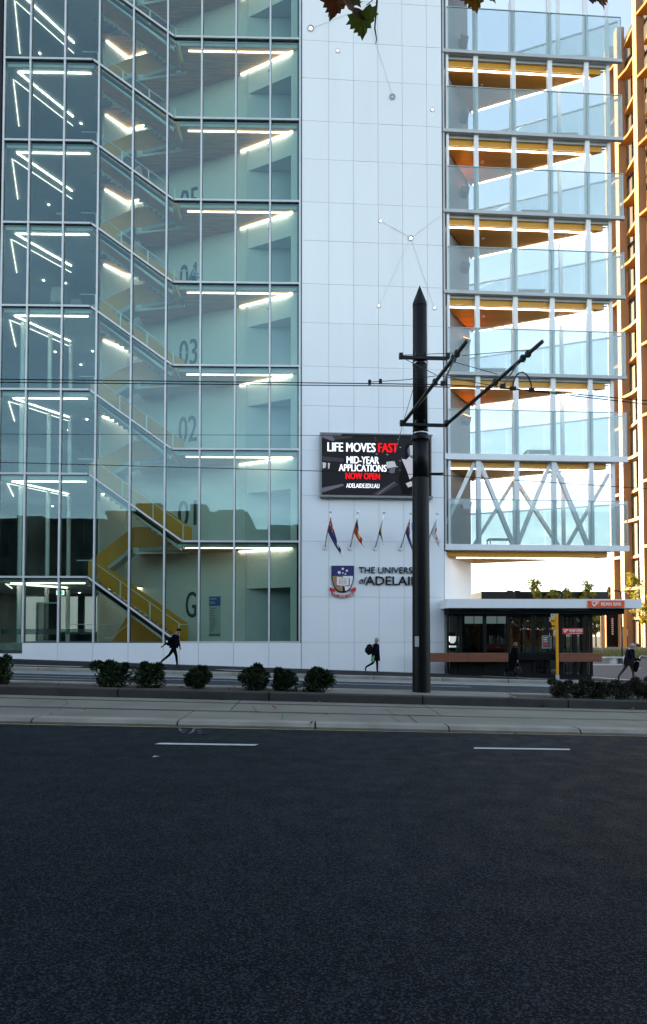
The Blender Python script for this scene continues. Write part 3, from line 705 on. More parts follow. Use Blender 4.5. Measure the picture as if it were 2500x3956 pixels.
# raking members of the bottom storey
zT, zB = 11.0, 6.50
def rake(x0, x1, off=.14, rear=False, z0=zT, z1=zB):
    if rear:
        p = RA+(RB-RA)*x0; q = RA+(RB-RA)*x1
        U(MB().bar(up(p+Vector((-.1,-.16,0)), z0), up(q+Vector((-.1,-.16,0)), z1), .16, .24, (0,1,0)), 'brace', M['white'])
    else: U(MB().bar(up(frontp(x0,off), z0), up(frontp(x1,off), z1), .19, .26, (0,1,0)), 'brace', M['white'])
rake(8.80, 7.20, .36, z1=7.6); rake(9.02, 10.85, .36); rake(12.93, 11.08, .36); rake(13.12, 14.95, .36)
rake(.30, .02, rear=True, z0=10.4, z1=6.8); rake(.32, .60, rear=True, z0=10.4); rake(.91, .64, rear=True, z0=10.4)

# ------------------------------------------------------------------ fixtures on the core wall
# round wall lights
M['recess'] = mat('lamp_recess', (.20,.22,.24), .4, .1, 4); M['lamp'] = emis('lamp_glow', (1,.98,.92), 6)
spots = [(1201,110,.17,'large round recessed wall light at the top beside the stair glass'),(1306,198,.10,'small round wall light below and right of the top large one'),(1516,375,.17,'large round wall light with unlit centre high on the white wall'),(1671,425,.10,'small round wall light near the balcony edge, high up'),
 (1470,855,.085,'small round wall light upper left of the star cluster'),(1587,920,.15,'round wall light at the centre of the star of cables'),(1464,1182,.09,'small round wall light lower left beneath the star of cables'),(1679,1190,.09,'small round wall light lower right, beside the tram pole tip')]
for x, y, r, lb in spots:
    p = at(x, y, 32, MT); t = thing('wall_light', lb, 'light', (p.x, wing(p.x), p.z), 'round lights set in the white wall')
    MB().tube([(0,.0,0), (0,-.05,0)], r, 20).build('rim', M['steel'], t)
    MB().tube([(0,-.051,0), (0,-.056,0)], r*.86, 20).build('recess', M['recess'], t)
    MB().tube([(-.01,-.058,-r*.25), (-.01,-.075,-r*.25)], r*.38, 12).build('lamp', M['lamp'] if 'unlit' not in lb else M['steel'], t)
M['cable'] = mat('pale_cable', (.60,.63,.62), .6, .03)
for (a, b, lb) in [((1201,110),(1345,52),'thin pale cable from the top large wall light up toward the leaves'),((1400,0),(1516,365),'pale cable dropping from the top edge to the unlit wall light'),((1480,858),(1578,912),'short pale cable joining the upper left light to the star centre'),((1597,912),(1702,832),'pale cable from the star centre up to the balcony edge'),((1580,930),(1468,1175),'long pale cable from the star centre down left'),((1592,930),(1676,1183),'long pale cable from the star centre down right')]:
    p, q = at(*a, 31.96, MT), at(*b, 31.96, MT)
    tag(MB().tube([p, q], .009, 6).build('wall_cable', M['cable']), lb, 'cable', 'cables between the wall lights')
# screen
sx0, sx1 = at(1243,1690,31.7,MT).x, at(1664,1690,31.7,MT).x
sz1, sz0 = at(1243,1675,31.7,MT).z, at(1243,1912,31.7,MT).z
SB = at(1450,1800,31.7,MT)
scr = thing('video_screen', 'large dark video screen reading LIFE MOVES FAST on the white wall', 'screen', (SB.x, 0, SB.z))
M['screenbg'] = emis('screen_dark', (.010,.010,.012), .2); M['scrwhite'] = emis('screen_white', (.95,.96,1), .22); M['scrred'] = emis('screen_red', (.95,.004,.008), .22)
M['scrgrey'] = emis('screen_grey', (.10,.10,.12), .15); M['scrmid'] = emis('screen_mid', (.035,.035,.04), .15); M['scrpale'] = emis('screen_pale', (.34,.33,.36), .2); M['scrblack'] = emis('screen_black', (.004,.004,.005), .1)
M['scrframe'] = mat('screen_frame', (.20,.21,.22), .5, .05, 3)
def K(mb, name, m):
    o = mb.build(name, m, scr); o.location = (-SB.x, 0, -SB.z); return o
yS = lambda x, o=0: wing(x)-.30-o
def splate(poly, o, name, m):       # flat shapes shown on the screen
    return K(MB().prism([(x, yS(x, o), z) for x, z in poly], (0,.004,0)), name, m)
def spx(x, y):                       # screen picture coordinates from the 1522x920 close-up
    return (sx0 + (x-72)/(1412-72)*(sx1-sx0), sz1 - (y-64-(x-72)*.019)/(828-64)*(sz1-sz0))
K(MB().prism([(sx0, yS(sx0), sz0), (sx1, yS(sx1), sz0), (sx1, yS(sx1), sz1), (sx0, yS(sx0), sz1)], (0,.24,0)), 'display', M['screenbg'])
fr = .10
for a in ((sx0-fr, sx1+fr, sz1, sz1+fr*.6), (sx0-fr, sx1+fr, sz0-fr, sz0), (sx0-fr, sx0, sz0, sz1), (sx1, sx1+fr*.4, sz0, sz1)):
    K(MB().prism([(a[0], yS(a[0],.03), a[2]), (a[1], yS(a[1],.03), a[2]), (a[1], yS(a[1],.03), a[3]), (a[0], yS(a[0],.03), a[3])], (0,.28,0)), 'screen_frame', M['scrframe'])
def stext(t, x0, x1, y0, y1, m, b=.035):
    a = spx(x0, y1); c = spx(x1, y0); xm_ = (x0+x1)/2
    z0 = sz1-(y1-64-(xm_-72)*.019)/(764)*(sz1-sz0); z1 = sz1-(y0-64-(xm_-72)*.019)/(764)*(sz1-sz0)
    o = text(t, a[0], c[0], z0, z1, lambda x: yS(x, .012), m, scr, 'lettering', .006, b); o.location = (-SB.x, 0, -SB.z)
stext('LIFE MOVES', 145, 727, 180, 292, M['scrwhite']); stext('FAST', 766, 1003, 186, 300, M['scrred'])
stext('MID-YEAR', 377, 770, 352, 440, M['scrwhite']); stext('APPLICATIONS', 282, 862, 452, 538, M['scrwhite'])
stext('NOW OPEN', 365, 780, 556, 636, M['scrred']); stext('ADELAIDE.EDU.AU', 372, 775, 690, 744, M['scrwhite'], .025)
for pl, o_, m_ in [([(75,66),(200,66),(330,66),(210,160),(75,110)], .005, 'scrgrey'),([(200,90),(470,90),(420,120),(230,140)], .006, 'scrmid'),([(82,420),(128,430),(120,490),(85,500)], .006, 'scrpale'),([(148,430),(172,432),(165,500),(150,505)], .006, 'scrpale'),
   ([(75,740),(330,690),(340,715),(75,800)], .005, 'scrgrey'),([(680,828),(955,665),(1010,700),(800,828)], .005, 'scrmid'),([(735,828),(962,668),(972,672),(765,828)], .008, 'scrgrey'),([(75,345),(340,375),(340,420),(75,400)], .005, 'scrmid'),
   ([(860,420),(960,405),(990,480),(870,500)], .005, 'scrpale'),([(900,500),(975,490),(960,560),(905,560)], .005, 'scrgrey'),
   ([(1060,390),(1130,330),(1200,420),(1260,700),(1150,828),(1060,828),(1010,640)], .007, 'scrblack'),
   ([(1050,380),(1110,390),(1195,300),(1230,420),(1190,600),(1150,640),(1110,520)], .009, 'scrpale'),
   ([(1120,230),(1150,205),(1200,205),(1225,260),(1215,330),(1185,380),(1145,350),(1125,290)], .011, 'scrgrey'),([(1150,215),(1200,208),(1222,262),(1205,335),(1160,340)], .013, 'scrpale'),
   ([(1090,250),(1105,205),(1150,190),(1220,195),(1235,240),(1190,206),(1150,215),(1125,260),(1120,340),(1095,360)], .015, 'scrblack'),
   ([(1100,690),(1170,660),(1190,720),(1130,740)], .013, 'scrpale')]:
    splate([spx(x, y) for x, y in pl], o_, 'screen_picture', M[m_])
for q in range(34):
    x = random.uniform(690, 1090); y = random.uniform(95, 560)
    if 140 < y < 310 and x < 1010 or 330 < y < 560 and x < 870: continue
    l = random.uniform(6, 26); splate([spx(x, y), spx(x+l, y), spx(x+l, y+7), spx(x, y+7)], .006, 'screen_picture', M['scrpale' if q % 3 else 'scrgrey'])
# crest and lettering
sg = thing('university_crest', 'shield crest with open book, stars and red motto ribbon on white wall', 'crest', (0, 0, 0))
M['navy'] = mat('navy_enamel', (.008,.010,.11), .5, .05); M['tan'] = mat('tan_enamel', (.30,.19,.09), .5, .05); M['ribbon'] = mat('ribbon_red', (.45,.010,.02), .5, .05)
def cpx(x, y): p = at(1200+x/2.5367, 1950+y/2.5367, 31.9, MT); return (p.x, p.z)
def cplate(pts, o, th, name, m, root=sg):
    return MB().prism([(cpx(x, y)[0], wing(cpx(x, y)[0])-.03-o, cpx(x, y)[1]) for x, y in pts], (0, th, 0)).build(name, m, root)
def shield(gx, top, half, bot):
    L_ = [(gx-half, top)]
    for t_ in range(0, 11):
        u = t_/10; L_.append((gx-half*math.cos(u*math.pi/2)**.75, top+(bot-top)*(.42+.58*math.sin(u*math.pi/2)**1.25)))
    return L_ + [(2*gx-x, y) for x, y in reversed(L_[:-1])]
cplate(shield(315, 597, 109, 860), .06, .08, 'shield', M['black'])
inner = shield(315, 603, 101, 848)
cplate([(214,603),(416,603),(416,696),(214,696)], .068, .006, 'blue_field', M['navy'])
lowr = [p for p in inner if p[1] > 696]
cplate([(315,698)] + [(214,698)] + [p for p in lowr if p[0] <= 315], .068, .006, 'tan_field', M['tan'])
cplate([(317,698)] + list(reversed([(416,698)] ))+ [p for p in reversed(lowr) if p[0] >= 316][0:0] + sorted([p for p in lowr if p[0] >= 316], key=lambda p: p[1]), .068, .006, 'white_field', M['white'])
for cx_, cy_, r in ((316,628,14),(356,646,14),(281,664,19),(316,669,9),(342,678,10)):
    cplate([(cx_+(r if i % 2 == 0 else r*.6)*math.sin(i*math.pi/8), cy_-(r if i % 2 == 0 else r*.6)*math.cos(i*math.pi/8)) for i in range(16)], .076, .006, 'star', M['white'])
cplate([(248,720),(384,720),(384,798),(248,798)], .074, .004, 'book_cover', M['red'])
cplate([(258,706),(313,714),(313,796),(256,786)], .080, .005, 'book_page', M['white']); cplate([(317,714),(372,706),(374,786),(317,796)], .080, .005, 'book_page', M['white'])
for q in range(5):
    cplate([(276,724+q*12),(306,727+q*12),(306,730+q*12),(276,727+q*12)], .086, .003, 'book_line', M['black']); cplate([(324,727+q*12),(354,724+q*12),(354,727+q*12),(324,730+q*12)], .086, .003, 'book_line', M['black'])
cplate([(186,806),(240,826),(240,850),(205,850),(186,842)], .05, .02, 'ribbon_end', M['ribbon']); cplate([(444,806),(392,826),(392,850),(425,850),(444,842)], .05, .02, 'ribbon_end', M['ribbon'])
rb = [(205+220*i/12, 852+34*math.sin(math.pi*i/12)) for i in range(13)]
cplate(rb + [(x, y+26) for x, y in reversed(rb)], .09, .03, 'ribbon', M['ribbon'])
for i, ch in enumerate('SUB CRUCE LUMEN'):
    if ch == ' ': continue
    u = (i+.8)/15.6; xx = 210+210*u; yy = 855+34*math.sin(math.pi*u); a = cpx(xx, yy+20); b = cpx(xx+11, yy+4)
    text(ch, a[0], b[0], a[1], b[1], lambda x: wing(x)-.125, M['white'], sg, 'motto_letter', .006, .01)
nm = thing('university_lettering', 'raised black lettering THE UNIVERSITY of ADELAIDE beside the crest', 'lettering', (0,0,0))
def wtext(t, x0, x1, y0, y1, b=.0, sh=0):
    a = cpx(x0, y1); c = cpx(x1, y0); return text(t, a[0], c[0], a[1], c[1], lambda x: wing(x)-.03, M['black'], nm, 'letters', .06, b)
wtext('THE UNIVERSITY', 474, 1130, 612, 668); o = wtext('of', 474, 538, 706, 772)
for v in o.data.vertices: v.co.x += (v.co.z-cpx(474,772)[1])*.25
wtext('ADELAIDE', 540, 1142, 703, 784, .012)
# flags
FC = dict(n=mat('flag_navy', (.03,.03,.13), .8, .1), r=mat('flag_red', (.52,.03,.02), .8, .1), k=mat('flag_black', (.012,.012,.014), .8, 0), y=mat('flag_yellow', (.62,.45,.03), .8, .1), w=mat('flag_white', (.62,.63,.64), .8, .05), g=mat('flag_grey', (.16,.16,.17), .8, .1))
def pat(kind, u, v):        # u along the fly, v down the hoist
    if kind == 'ensign':
        if u < .45 and v < .5: return 'r' if abs(u-.22) < .05 or abs(v-.25) < .06 else 'w' if abs(u-.22) < .1 or abs(v-.25) < .12 or abs(abs(u-.22)/.45-abs(v-.25)/.5) < .1 else 'n'
        return 'w' if math.hypot((u-.7)*1.5, v-.6) < .08 else 'n'
    if kind == 'first': return 'y' if math.hypot((u-.5)*1.5, v-.5) < .28 else 'k' if v < .5 else 'r'
    if kind == 'uni': return 'y' if u < .7 and v > .1 and v < .75 else 'k' if v < .3 else 'g'
    if kind == 'sun': return 'r' if math.hypot((u-.5)*1.5, v-.42) < .3 else 'w'
    return 'n'
flags = [(192,105,140,425,300,540,'ensign','navy ensign flag at far left, trailing lowest on its pole'),(450,112,388,428,505,437,'first','black red and yellow flag, second pole from the crest side'),(702,112,634,430,704,440,'uni','yellow black and grey flag hanging straight, middle pole'),(958,120,882,435,990,505,'ensign','navy ensign flag partly hidden by the tram pole'),(1211,122,1130,440,1252,458,'sun','white flag with red disc, nearest the balconies')]
for ax, ay, bx_, by, fx, fy, kind, lb in flags:
    top = cpx(ax, ay); bot = cpx(bx_, by); fl = thing('flagpole', lb, 'flag', (bot[0], wing(bot[0]), bot[1]), 'flags on the white wall')
    P0 = Vector((0, 0, 0)); P1 = Vector((top[0]-bot[0], -.95, top[1]-bot[1]))
    MB().tube([P0, P1], [.035,.028], 10).build('pole', M['steel'], fl, smooth=True); MB().ball(P1+Vector((0,0,.03)), .09, 10, 6, .7).build('finial', M['white'], fl, smooth=True)
    MB().tube([(0,.0,0),(0,-.08,0)], .075, 12).build('wall_socket', M['steel'], fl)
    e = cpx(fx, fy); tip = Vector((e[0]-bot[0], -.55, e[1]-bot[1]))
    nu, nv = 14, 12; vs = []; mb = MB(); cols = list(FC); fidx = []
    h0 = P0.lerp(P1, .93); h1 = P0.lerp(P1, .48)
    for j in range(nv+1):
        v = j/nv; hp = h0.lerp(h1, v)
        for i in range(nu+1):
            u = i/nu; end = tip + Vector((.10-.34*(1-v), .12*(v-.5), .85*(1-v)))
            p = hp.lerp(end, u); p.z -= .34*math.sin(math.pi*u)*(1-.3*v)*.35
            p.y += .07*math.sin(u*7+v*9)*u; p.x += .05*math.sin(v*11+u*3)*u*(1 if kind != 'uni' else .5)
            vs.append(p)
    mb.add(vs, [(j*(nu+1)+i, j*(nu+1)+i+1, (j+1)*(nu+1)+i+1, (j+1)*(nu+1)+i) for j in range(nv) for i in range(nu)])
    mb.mi = [cols.index(pat(kind, (i+.5)/nu, (j+.5)/nv)) for j in range(nv) for i in range(nu)]
    mb.build('cloth', [FC[c] for c in cols], fl, smooth=True)
    MB().tube([h1, h1.lerp(tip, .4)+Vector((0,0,-.15)), P0.lerp(P1,.2)], .006, 4).build('halyard', M['white'], fl)

M['glow'] = emis('heater_glow', (1,.33,.05), 5)
# ------------------------------------------------------------------ furniture and heaters on the balconies
def table(x, y, z, w_, d_, lb, chairs=0, rot=0):
    t = thing('balcony_table', lb, 'table', (x, y, z), 'tables on the balconies'); t.rotation_euler.z = rot
    MB().box(-w_/2, w_/2, -d_/2, d_/2, .71, .75).build('table_top', M['white'], t)
    for sx in (-1, 1):
        for sy in (-1, 1): MB().box(sx*(w_/2-.06)-.025, sx*(w_/2-.06)+.025, sy*(d_/2-.06)-.025, sy*(d_/2-.06)+.025, 0, .71).build('leg', M['steel'], t)
    for i in range(chairs):
        c = thing('balcony_chair', 'grey tub chair tucked at the table, ' + lb.split(' on ')[1] + (', first seat' if i == 0 else ', second seat'), 'chair', (x-.35+i*.75, y-.55, z), 'chairs on the balconies')
        MB().box(-.22, .22, -.2, .2, .40, .45).build('seat', M['white'], c); MB().box(-.22, .22, -.24, -.2, .40, .70).build('backrest', M['white'], c)
        for sx in (-.2, .2):
            for sy in (-.18, .18): MB().tube([(sx, sy, 0), (sx, sy, .42)], .014, 6).build('leg', M['steel'], c)
names = ['topmost balcony', 'second balcony from the top', 'third balcony from the top', 'fourth balcony from the top', 'fifth balcony from the top', 'balcony above the braced storey', 'braced lowest balcony']
TX = [14.3, 13.9, 12.2, 12.0, 9.8, 12.4, 10.3]
for k, rz in enumerate(BALC):
    table(TX[k], wing(TX[k])+.62, rz-.41, 1.5, .7, 'grey table on the '+names[k], 0)
    h = thing('patio_heater', 'black tilted heater fixed to the dark wall of the '+names[k], 'heater', (SX-.75, SY-1.3, rz+2.55), 'heaters on the balconies')
    MB().prism([(-.1,-.25,-.16), (.35,-.25,-.30), (.42,-.25,.05), (-.05,-.25,.2)], (0,.5,0)).build('body', M['black'], h)
    MB().bar((-.05,0,.02), (-.35,0,.1), .05, .05).build('bracket', M['black'], h)
    if k in (0, 2, 4, 5): MB().prism([(0,-.2,.215), (.36,-.2,.085), (.37,-.2,.10), (.01,-.2,.23)], (0,.4,0)).build('element', M['glow'], h)

# ------------------------------------------------------------------ kiosk
KY = 31.55
kx = lambda x, y=2450: at(x, y, KY).x
kz = lambda y, x=2000: at(x, y, KY).z
kk = thing('coffee_kiosk', 'black framed glass coffee kiosk with white flat roof beside the tower', 'kiosk', (10.5, 33, -.4))
def Kk(mb, name, m, parent=None, **k):
    o = mb.build(name, m, None, **k); o.parent = parent or kk
    if parent is None: o.location = (-10.5, -33, .4)
    return o
X0, X1 = kx(1731), kx(2280)
zr0, zr1 = kz(2348), kz(2314)
rf = Kk(MB().box(at(1726,2330,30.9).x, at(2480,2330,30.9).x, 30.9, 36.2, at(2000,2349,30.9).z, at(2000,2314,30.9).z), 'roof', M['panel'])
zr0 = at(2000,2349,30.9).z
Kk(MB().box(kx(1729), kx(2398), 31.15, 36.0, kz(2373), zr0-.003), 'soffit_box', M['blackmat'])
Kk(MB().tube([(kx(1735), 31.10, kz(2358)), (kx(1998), 31.10, kz(2358))], .055, 10), 'roller_blind', M['black'], smooth=True)
Kk(MB().tube([(kx(2002), 31.10, kz(2358)), (kx(2265), 31.10, kz(2358))], .055, 10), 'roller_blind', M['black'], smooth=True)
zs, zh, zp = kz(2524), kz(2374), gz(10, 31.5)+.13
def sill_poly(x0, x1, y0, y1, z1):
    return MB().prism([(x0, y0, gz(x0, y0)-.15), (x1, y0, gz(x1, y0)-.15), (x1, y1, gz(x1, y0)-.15), (x0, y1, gz(x0, y0)-.15)], (0,0,z1+.35))
Kk(MB().prism([(X0, KY-.02, gz(X0,KY)-.1), (X1+.05, KY-.02, gz(X1,KY)-.1), (X1+.05, KY-.02, gz(X1,KY)+.2), (X0, KY-.02, gz(X0,KY)+.2)], (0,4.2,0)), 'plinth', M['black'])
mull = [1731,1779,1873,1963,2063,2115,2168,2222,2257,2285]
for i, x in enumerate(mull):
    wd = .05 if i in (0, 9) else .085
    Kk(MB().box(kx(x)-wd, kx(x)+wd, KY-.03, KY+.10, gz(kx(x),KY)+.15, zh), 'window_frame', M['black'])
for a, b in zip(mull, mull[1:]):
    p = Kk(MB().box(kx(a)+.09, kx(b)-.09, KY+.02, KY+.035, zs+.05, zh), 'window_pane', M['kglass'])
    lowm = M['black'] if b <= 2063 else M['kglass']
    Kk(MB().box(kx(a)+.09, kx(b)-.09, KY+.02, KY+.035, gz(kx(b),KY)+.18, zs-.03), 'lower_panel', lowm)
Kk(MB().box(X0, X1+.05, KY-.035, KY+.09, zs-.03, zs+.05), 'sill_rail', M['black'])
for i in range(4):
    ya, yb = KY+.12+i*1.0, KY+1.08+i*1.0
    Kk(MB().box(X1-.02, X1-.005, ya, yb, gz(X1,KY)+.2, zh), 'side_pane', M['kglass'])
    Kk(MB().box(X1-.05, X1+.02, yb-.02, yb+.06, gz(X1,KY)+.2, zh), 'window_frame', M['black'])
Kk(MB().box(X0, kx(2010), KY+2.6, KY+2.75, -.5, zh), 'back_wall', M['blackmat'])
for i in range(5):
    xa = kx(2010)+i*(X1-kx(2010))/5; xb_ = xa+(X1-kx(2010))/5
    Kk(MB().box(xa+.05, xb_-.05, KY+4.1, KY+4.12, -.3, zh), 'rear_pane', M['kglass'])
    Kk(MB().box(xa-.05, xa+.05, KY+4.05, KY+4.15, -.4, zh), 'window_frame', M['black'])
Kk(MB().box(X0, X1, KY, KY+4.2, -.55, -.42), 'kiosk_floor', M['plaza'])
Kk(MB().box(X0+.1, X1-.1, KY+.2, KY+4.0, zh-.02, zh+.05), 'kiosk_ceiling', M['blackmat'])
Kk(MB().box(kx(1790), kx(2060), KY+.5, KY+1.1, -.4, zs-.12), 'service_bench', M['blackmat'])
# timber ledge in front
for a, b in ((1650, 1808), (1808, 1964), (2160, 2326)):
    Kk(MB().box(at(a,2500,30.95).x+.006, at(b,2500,30.95).x-.006, 30.95, 31.40, at(2000,2557,30.95).z, at(2000,2523,30.95).z), 'timber_ledge', M['counter'], bevel=.008)
Kk(MB().box(at(1966,2500,31.2).x, at(2158,2500,31.2).x, 31.2, 31.45, at(2000,2550,31.2).z, at(2000,2525,31.2).z), 'black_ledge', M['blackmat'])
# signs
def plate(t, x0, x1, z0, z1, y, m, name, th=.02):
    o = MB().box(x0, x1, y, y+th, z0, z1).build(name, m, t); o.location = -t.location; return o
def cup(t, cx_, cz_, s, y, m):
    pts = [(-.5,.42),(.38,.42),(.36,.05),(.2,-.3),(0,-.42),(-.22,-.38),(-.42,-.05)]
    o = MB().prism([(cx_+a*s, y, cz_+b*s) for a, b in pts], (0,.006,0)).build('cup_mark', m, t); o.location = -t.location
    o = MB().prism([(cx_+.40*s, y, cz_+.40*s), (cx_+.78*s, y, cz_+.42*s), (cx_+.72*s, y, cz_+.1*s), (cx_+.36*s, y, cz_-.08*s), (cx_+.36*s, y, cz_+.06*s), (cx_+.58*s, y, cz_+.16*s), (cx_+.6*s, y, cz_+.28*s), (cx_+.4*s, y, cz_+.28*s)], (0,.006,0)).build('cup_handle', m, t); o.location = -t.location
    o = MB().prism([(cx_-.36*s, y-.004, cz_+.3*s), (cx_+.24*s, y-.004, cz_+.3*s), (cx_+.1*s, y-.004, cz_-.1*s), (cx_-.2*s, y-.004, cz_-.12*s)], (0,.003,0)).build('cup_inset', M['orange'], t); o.location = -t.location
M['signwhite'] = mat('sign_white', (.75,.76,.77), .5, 0)
SYk = 30.86
a = at(2272, 2346, SYk); b = at(2412, 2320, SYk)
sgn = thing('kiosk_sign', 'orange BEAN BAR sign with cup mark on the white kiosk roof edge', 'sign', ((a.x+b.x)/2, SYk, (a.z+b.z)/2))
plate(sgn, a.x, b.x, a.z, b.z, SYk-.02, M['orange'], 'panel', .055)
def tx(t, body, x0, x1, y0, y1, Y, m, bold=.0, nm_='lettering'):
    p = at(x0, y1, Y); q = at(x1, y0, Y); o = text(body, p.x, q.x, p.z, q.z, Y-.022, m, t, nm_, .01, bold); o.location = -t.location
tx(sgn, 'BEAN BAR', 2322, 2399, 2327, 2340, SYk, M['signwhite'], .03)
c_ = at(2299, 2333, SYk); cup(sgn, c_.x-.04, c_.z, .30, SYk-.034, M['signwhite'])
Y2 = KY-.06
a = at(2172, 2450, Y2); b = at(2253, 2427, Y2)
ns = thing('now_open_sign', 'small red NOW OPEN sign on the kiosk window behind the yellow post', 'sign', ((a.x+b.x)/2, Y2, (a.z+b.z)/2))
plate(ns, a.x, b.x, a.z, b.z, Y2-.01, M['red'], 'panel', .02); tx(ns, 'NOW OPEN', 2199, 2248, 2430, 2442, Y2-.005, M['signwhite'], .03)
for q in range(4): qa, qb = at(2201+q*12, 2448, Y2), at(2210+q*12, 2446, Y2); plate(ns, qa.x, qb.x, qa.z, qb.z, Y2-.018, M['signwhite'], 'small_print', .006)
c_ = at(2185, 2437, Y2); cup(ns, c_.x-.02, c_.z, .2, Y2-.022, M['signwhite'])
# things inside and at the kiosk
YI = KY+.75
a = at(1881, 2513, YI); b = at(1955, 2489, YI)
cm = thing('coffee_machine', 'red espresso machine on the kiosk bench behind the glass', 'coffee machine', ((a.x+b.x)/2, YI, a.z))
w_ = b.x-a.x; h_ = b.z-a.z
MB().box(-w_/2, w_/2, -.25, .25, 0, h_).build('body', mat('machine_red', (.62,.06,.03), .3, .05), cm, bevel=.03); MB().box(-w_*.12, w_*.12, -.275, -.255, h_*.5, h_*.6).build('badge', M['signwhite'], cm)
MB().box(-w_/2-.02, w_/2+.02, -.27, .27, h_+.002, h_+.03).build('cup_tray', M['steel'], cm)
M['cupw'] = mat('paper_cup', (.7,.72,.7), .6, .05); M['cupo'] = mat('paper_cup_orange', (.6,.16,.05), .6, .05)
for i in range(7):
    st = thing('cup_stack', ('orange' if i in (2,3) else 'white')+' paper cup stack on the espresso machine, number %s from its left end' % ['one','two','three','four','five','six','seven'][i], 'cups', (a.x+.16+i*.115, YI+random.uniform(-.08,.08), a.z+h_+.035), 'paper cups on the espresso machine')
    hh = random.uniform(.2,.42); MB().tube([(0,0,0), (0,0,hh)], [.038,.046], 10).build('stack', M['cupo' if i in (2,3) else 'cupw'], st); MB().tube([(0,0,hh+.001), (0,0,hh+.02)], .05, 10).build('rim', M['cupw'], st)
for i, (xa, xb_) in enumerate(((1796,1866),(1880,1960))):
    a = at(xa, 2409, KY+2.4); b = at(xb_, 2380, KY+2.4)
    mbd = thing('menu_board', ('wide' if i else 'narrow')+' pale menu board hung at the back of the kiosk', 'menu', ((a.x+b.x)/2, KY+2.4, a.z), 'menu boards in the kiosk')
    MB().box(-(b.x-a.x)/2, (b.x-a.x)/2, 0, .04, 0, b.z-a.z).build('board', emis('menu_glow%d' % i, (.22,.28,.27), .35), mbd); MB().box(-.02,.02,-.02,-.002,0,b.z-a.z).build('divider', M['black'], mbd)
ls = thing('lit_cup_sign', 'lit white cup sign glowing inside the kiosk next to the white wall', 'sign', (at(1748,2470,KY+.4).x, KY+.4, at(1748,2470,KY+.4).z))
MB().box(-.16,.16,.03,.06,-.60,.36).build('backing', M['blackmat'], ls)
MB().prism([(-.2,0,.16),(.2,0,.16),(.17,0,-.08),(.08,0,-.2),(-.08,0,-.2),(-.17,0,-.08)], (0,.02,0)).build('cup', emis('cup_glow', (1,1,.97), .5), ls); MB().box(-.2,.2,0,.02,-.42,-.32).build('saucer', emis('cup_glow2', (1,1,.97), .4), ls)
ps = thing('poster', 'dark framed menu poster on the kiosk glass near the yellow post', 'poster', (at(2112,2480,KY-.06).x, KY-.06, at(2112,2480,KY).z))
MB().box(-.22,.22,0,.02,-.30,.30).build('sheet', mat('poster_dark', (.05,.05,.06), .6, .3, 20), ps)
for q in ((-.235,.235,.30,.32),(-.235,.235,-.32,-.30),(-.235,-.22,-.3,.3),(.22,.235,-.3,.3)): MB().box(q[0],q[1],-.01,.02,q[2],q[3]).build('frame', M['slab'], ps)
for q in range(5): MB().box(-.17,random.uniform(.0,.16),-.006,-.001,.2-q*.09,.24-q*.09).build('print', M['palesign'] if q < 3 else M['red'], ps)
sb = thing('sandwich_board', 'black sandwich board with menu standing behind the lower kiosk glass', 'sign', (at(2098,2590,KY+.45).x, KY+.45, -.36))
for s_ in (-1, 1):
    mb_ = MB(); mb_.prism([(-.32,s_*.22,0),(.32,s_*.22,0),(.32,s_*.03,.85),(-.32,s_*.03,.85)], (0,.02*s_,0)).build('board', mat('chalkboard', (.03,.03,.033), .6, .2, 12), sb)
    mb_ = MB(); mb_.bar((-.33,s_*.235,0),(-.33,s_*.04,.87),.03,.03); mb_.bar((.33,s_*.235,0),(.33,s_*.04,.87),.03,.03); mb_.bar((-.33,s_*.04,.87),(.33,s_*.04,.87),.03,.03); mb_.build('frame', M['slab'], sb)
for q in range(4): MB().box(-.24+.13*q,-.14+.13*q,-.19,-.175,.22,.36).build('print', M['red'], sb)
um = thing('folded_umbrella', 'folded orange umbrella standing behind the kiosk side glass', 'umbrella', (at(2272,2520,KY+.9).x, KY+.9, -.5))
MB().tube([(0,0,0),(0,0,2.9)], .022, 8).build('pole', M['steel'], um)
MB().tube([(0,0,.75),(0,0,1.3),(0,0,2.3),(0,0,2.8)], [.20,.24,.14,.03], 10).build('canopy', M['orangecloth'], um); MB().tube([(0,0,0),(0,0,.06)], .22, 12).build('base', M['black'], um)
bn = thing('bunting', 'string of small coloured bunting lights across the kiosk interior', 'bunting', (0,0,0))
MB().tube([at(2010,2430,KY+1.5), at(2140,2432,KY+1.5), at(2255,2428,KY+1.5)], .01, 5).build('string', M['black'], bn)
bc = [emis('bunt%d' % i, c, .5) for i, c in enumerate([(.5,.1,.1),(.1,.4,.3),(.2,.15,.45),(.6,.6,.62)])]
for i in range(26):
    p = at(2012+i*9.4, 2431+random.uniform(-3,3), KY+1.5); MB().ball(p, .04, 6, 4).build('bulb', bc[i % 4], bn)
for i in range(2):
    st = thing('stool', 'dark bar stool inside the kiosk, '+('nearer the yellow post' if i == 0 else 'at the glass corner'), 'stool', (kx(2195+i*52), KY+.55, -.42), 'stools in the kiosk')
    MB().box(-.19,.19,-.19,.19,.72,.76).build('seat', M['blackmat'], st)
    for sx in (-.16,.16):
        for sy in (-.16,.16): MB().bar((sx*1.15,sy*1.15,0),(sx,sy,.72),.025,.025).build('leg', M['black'], st)

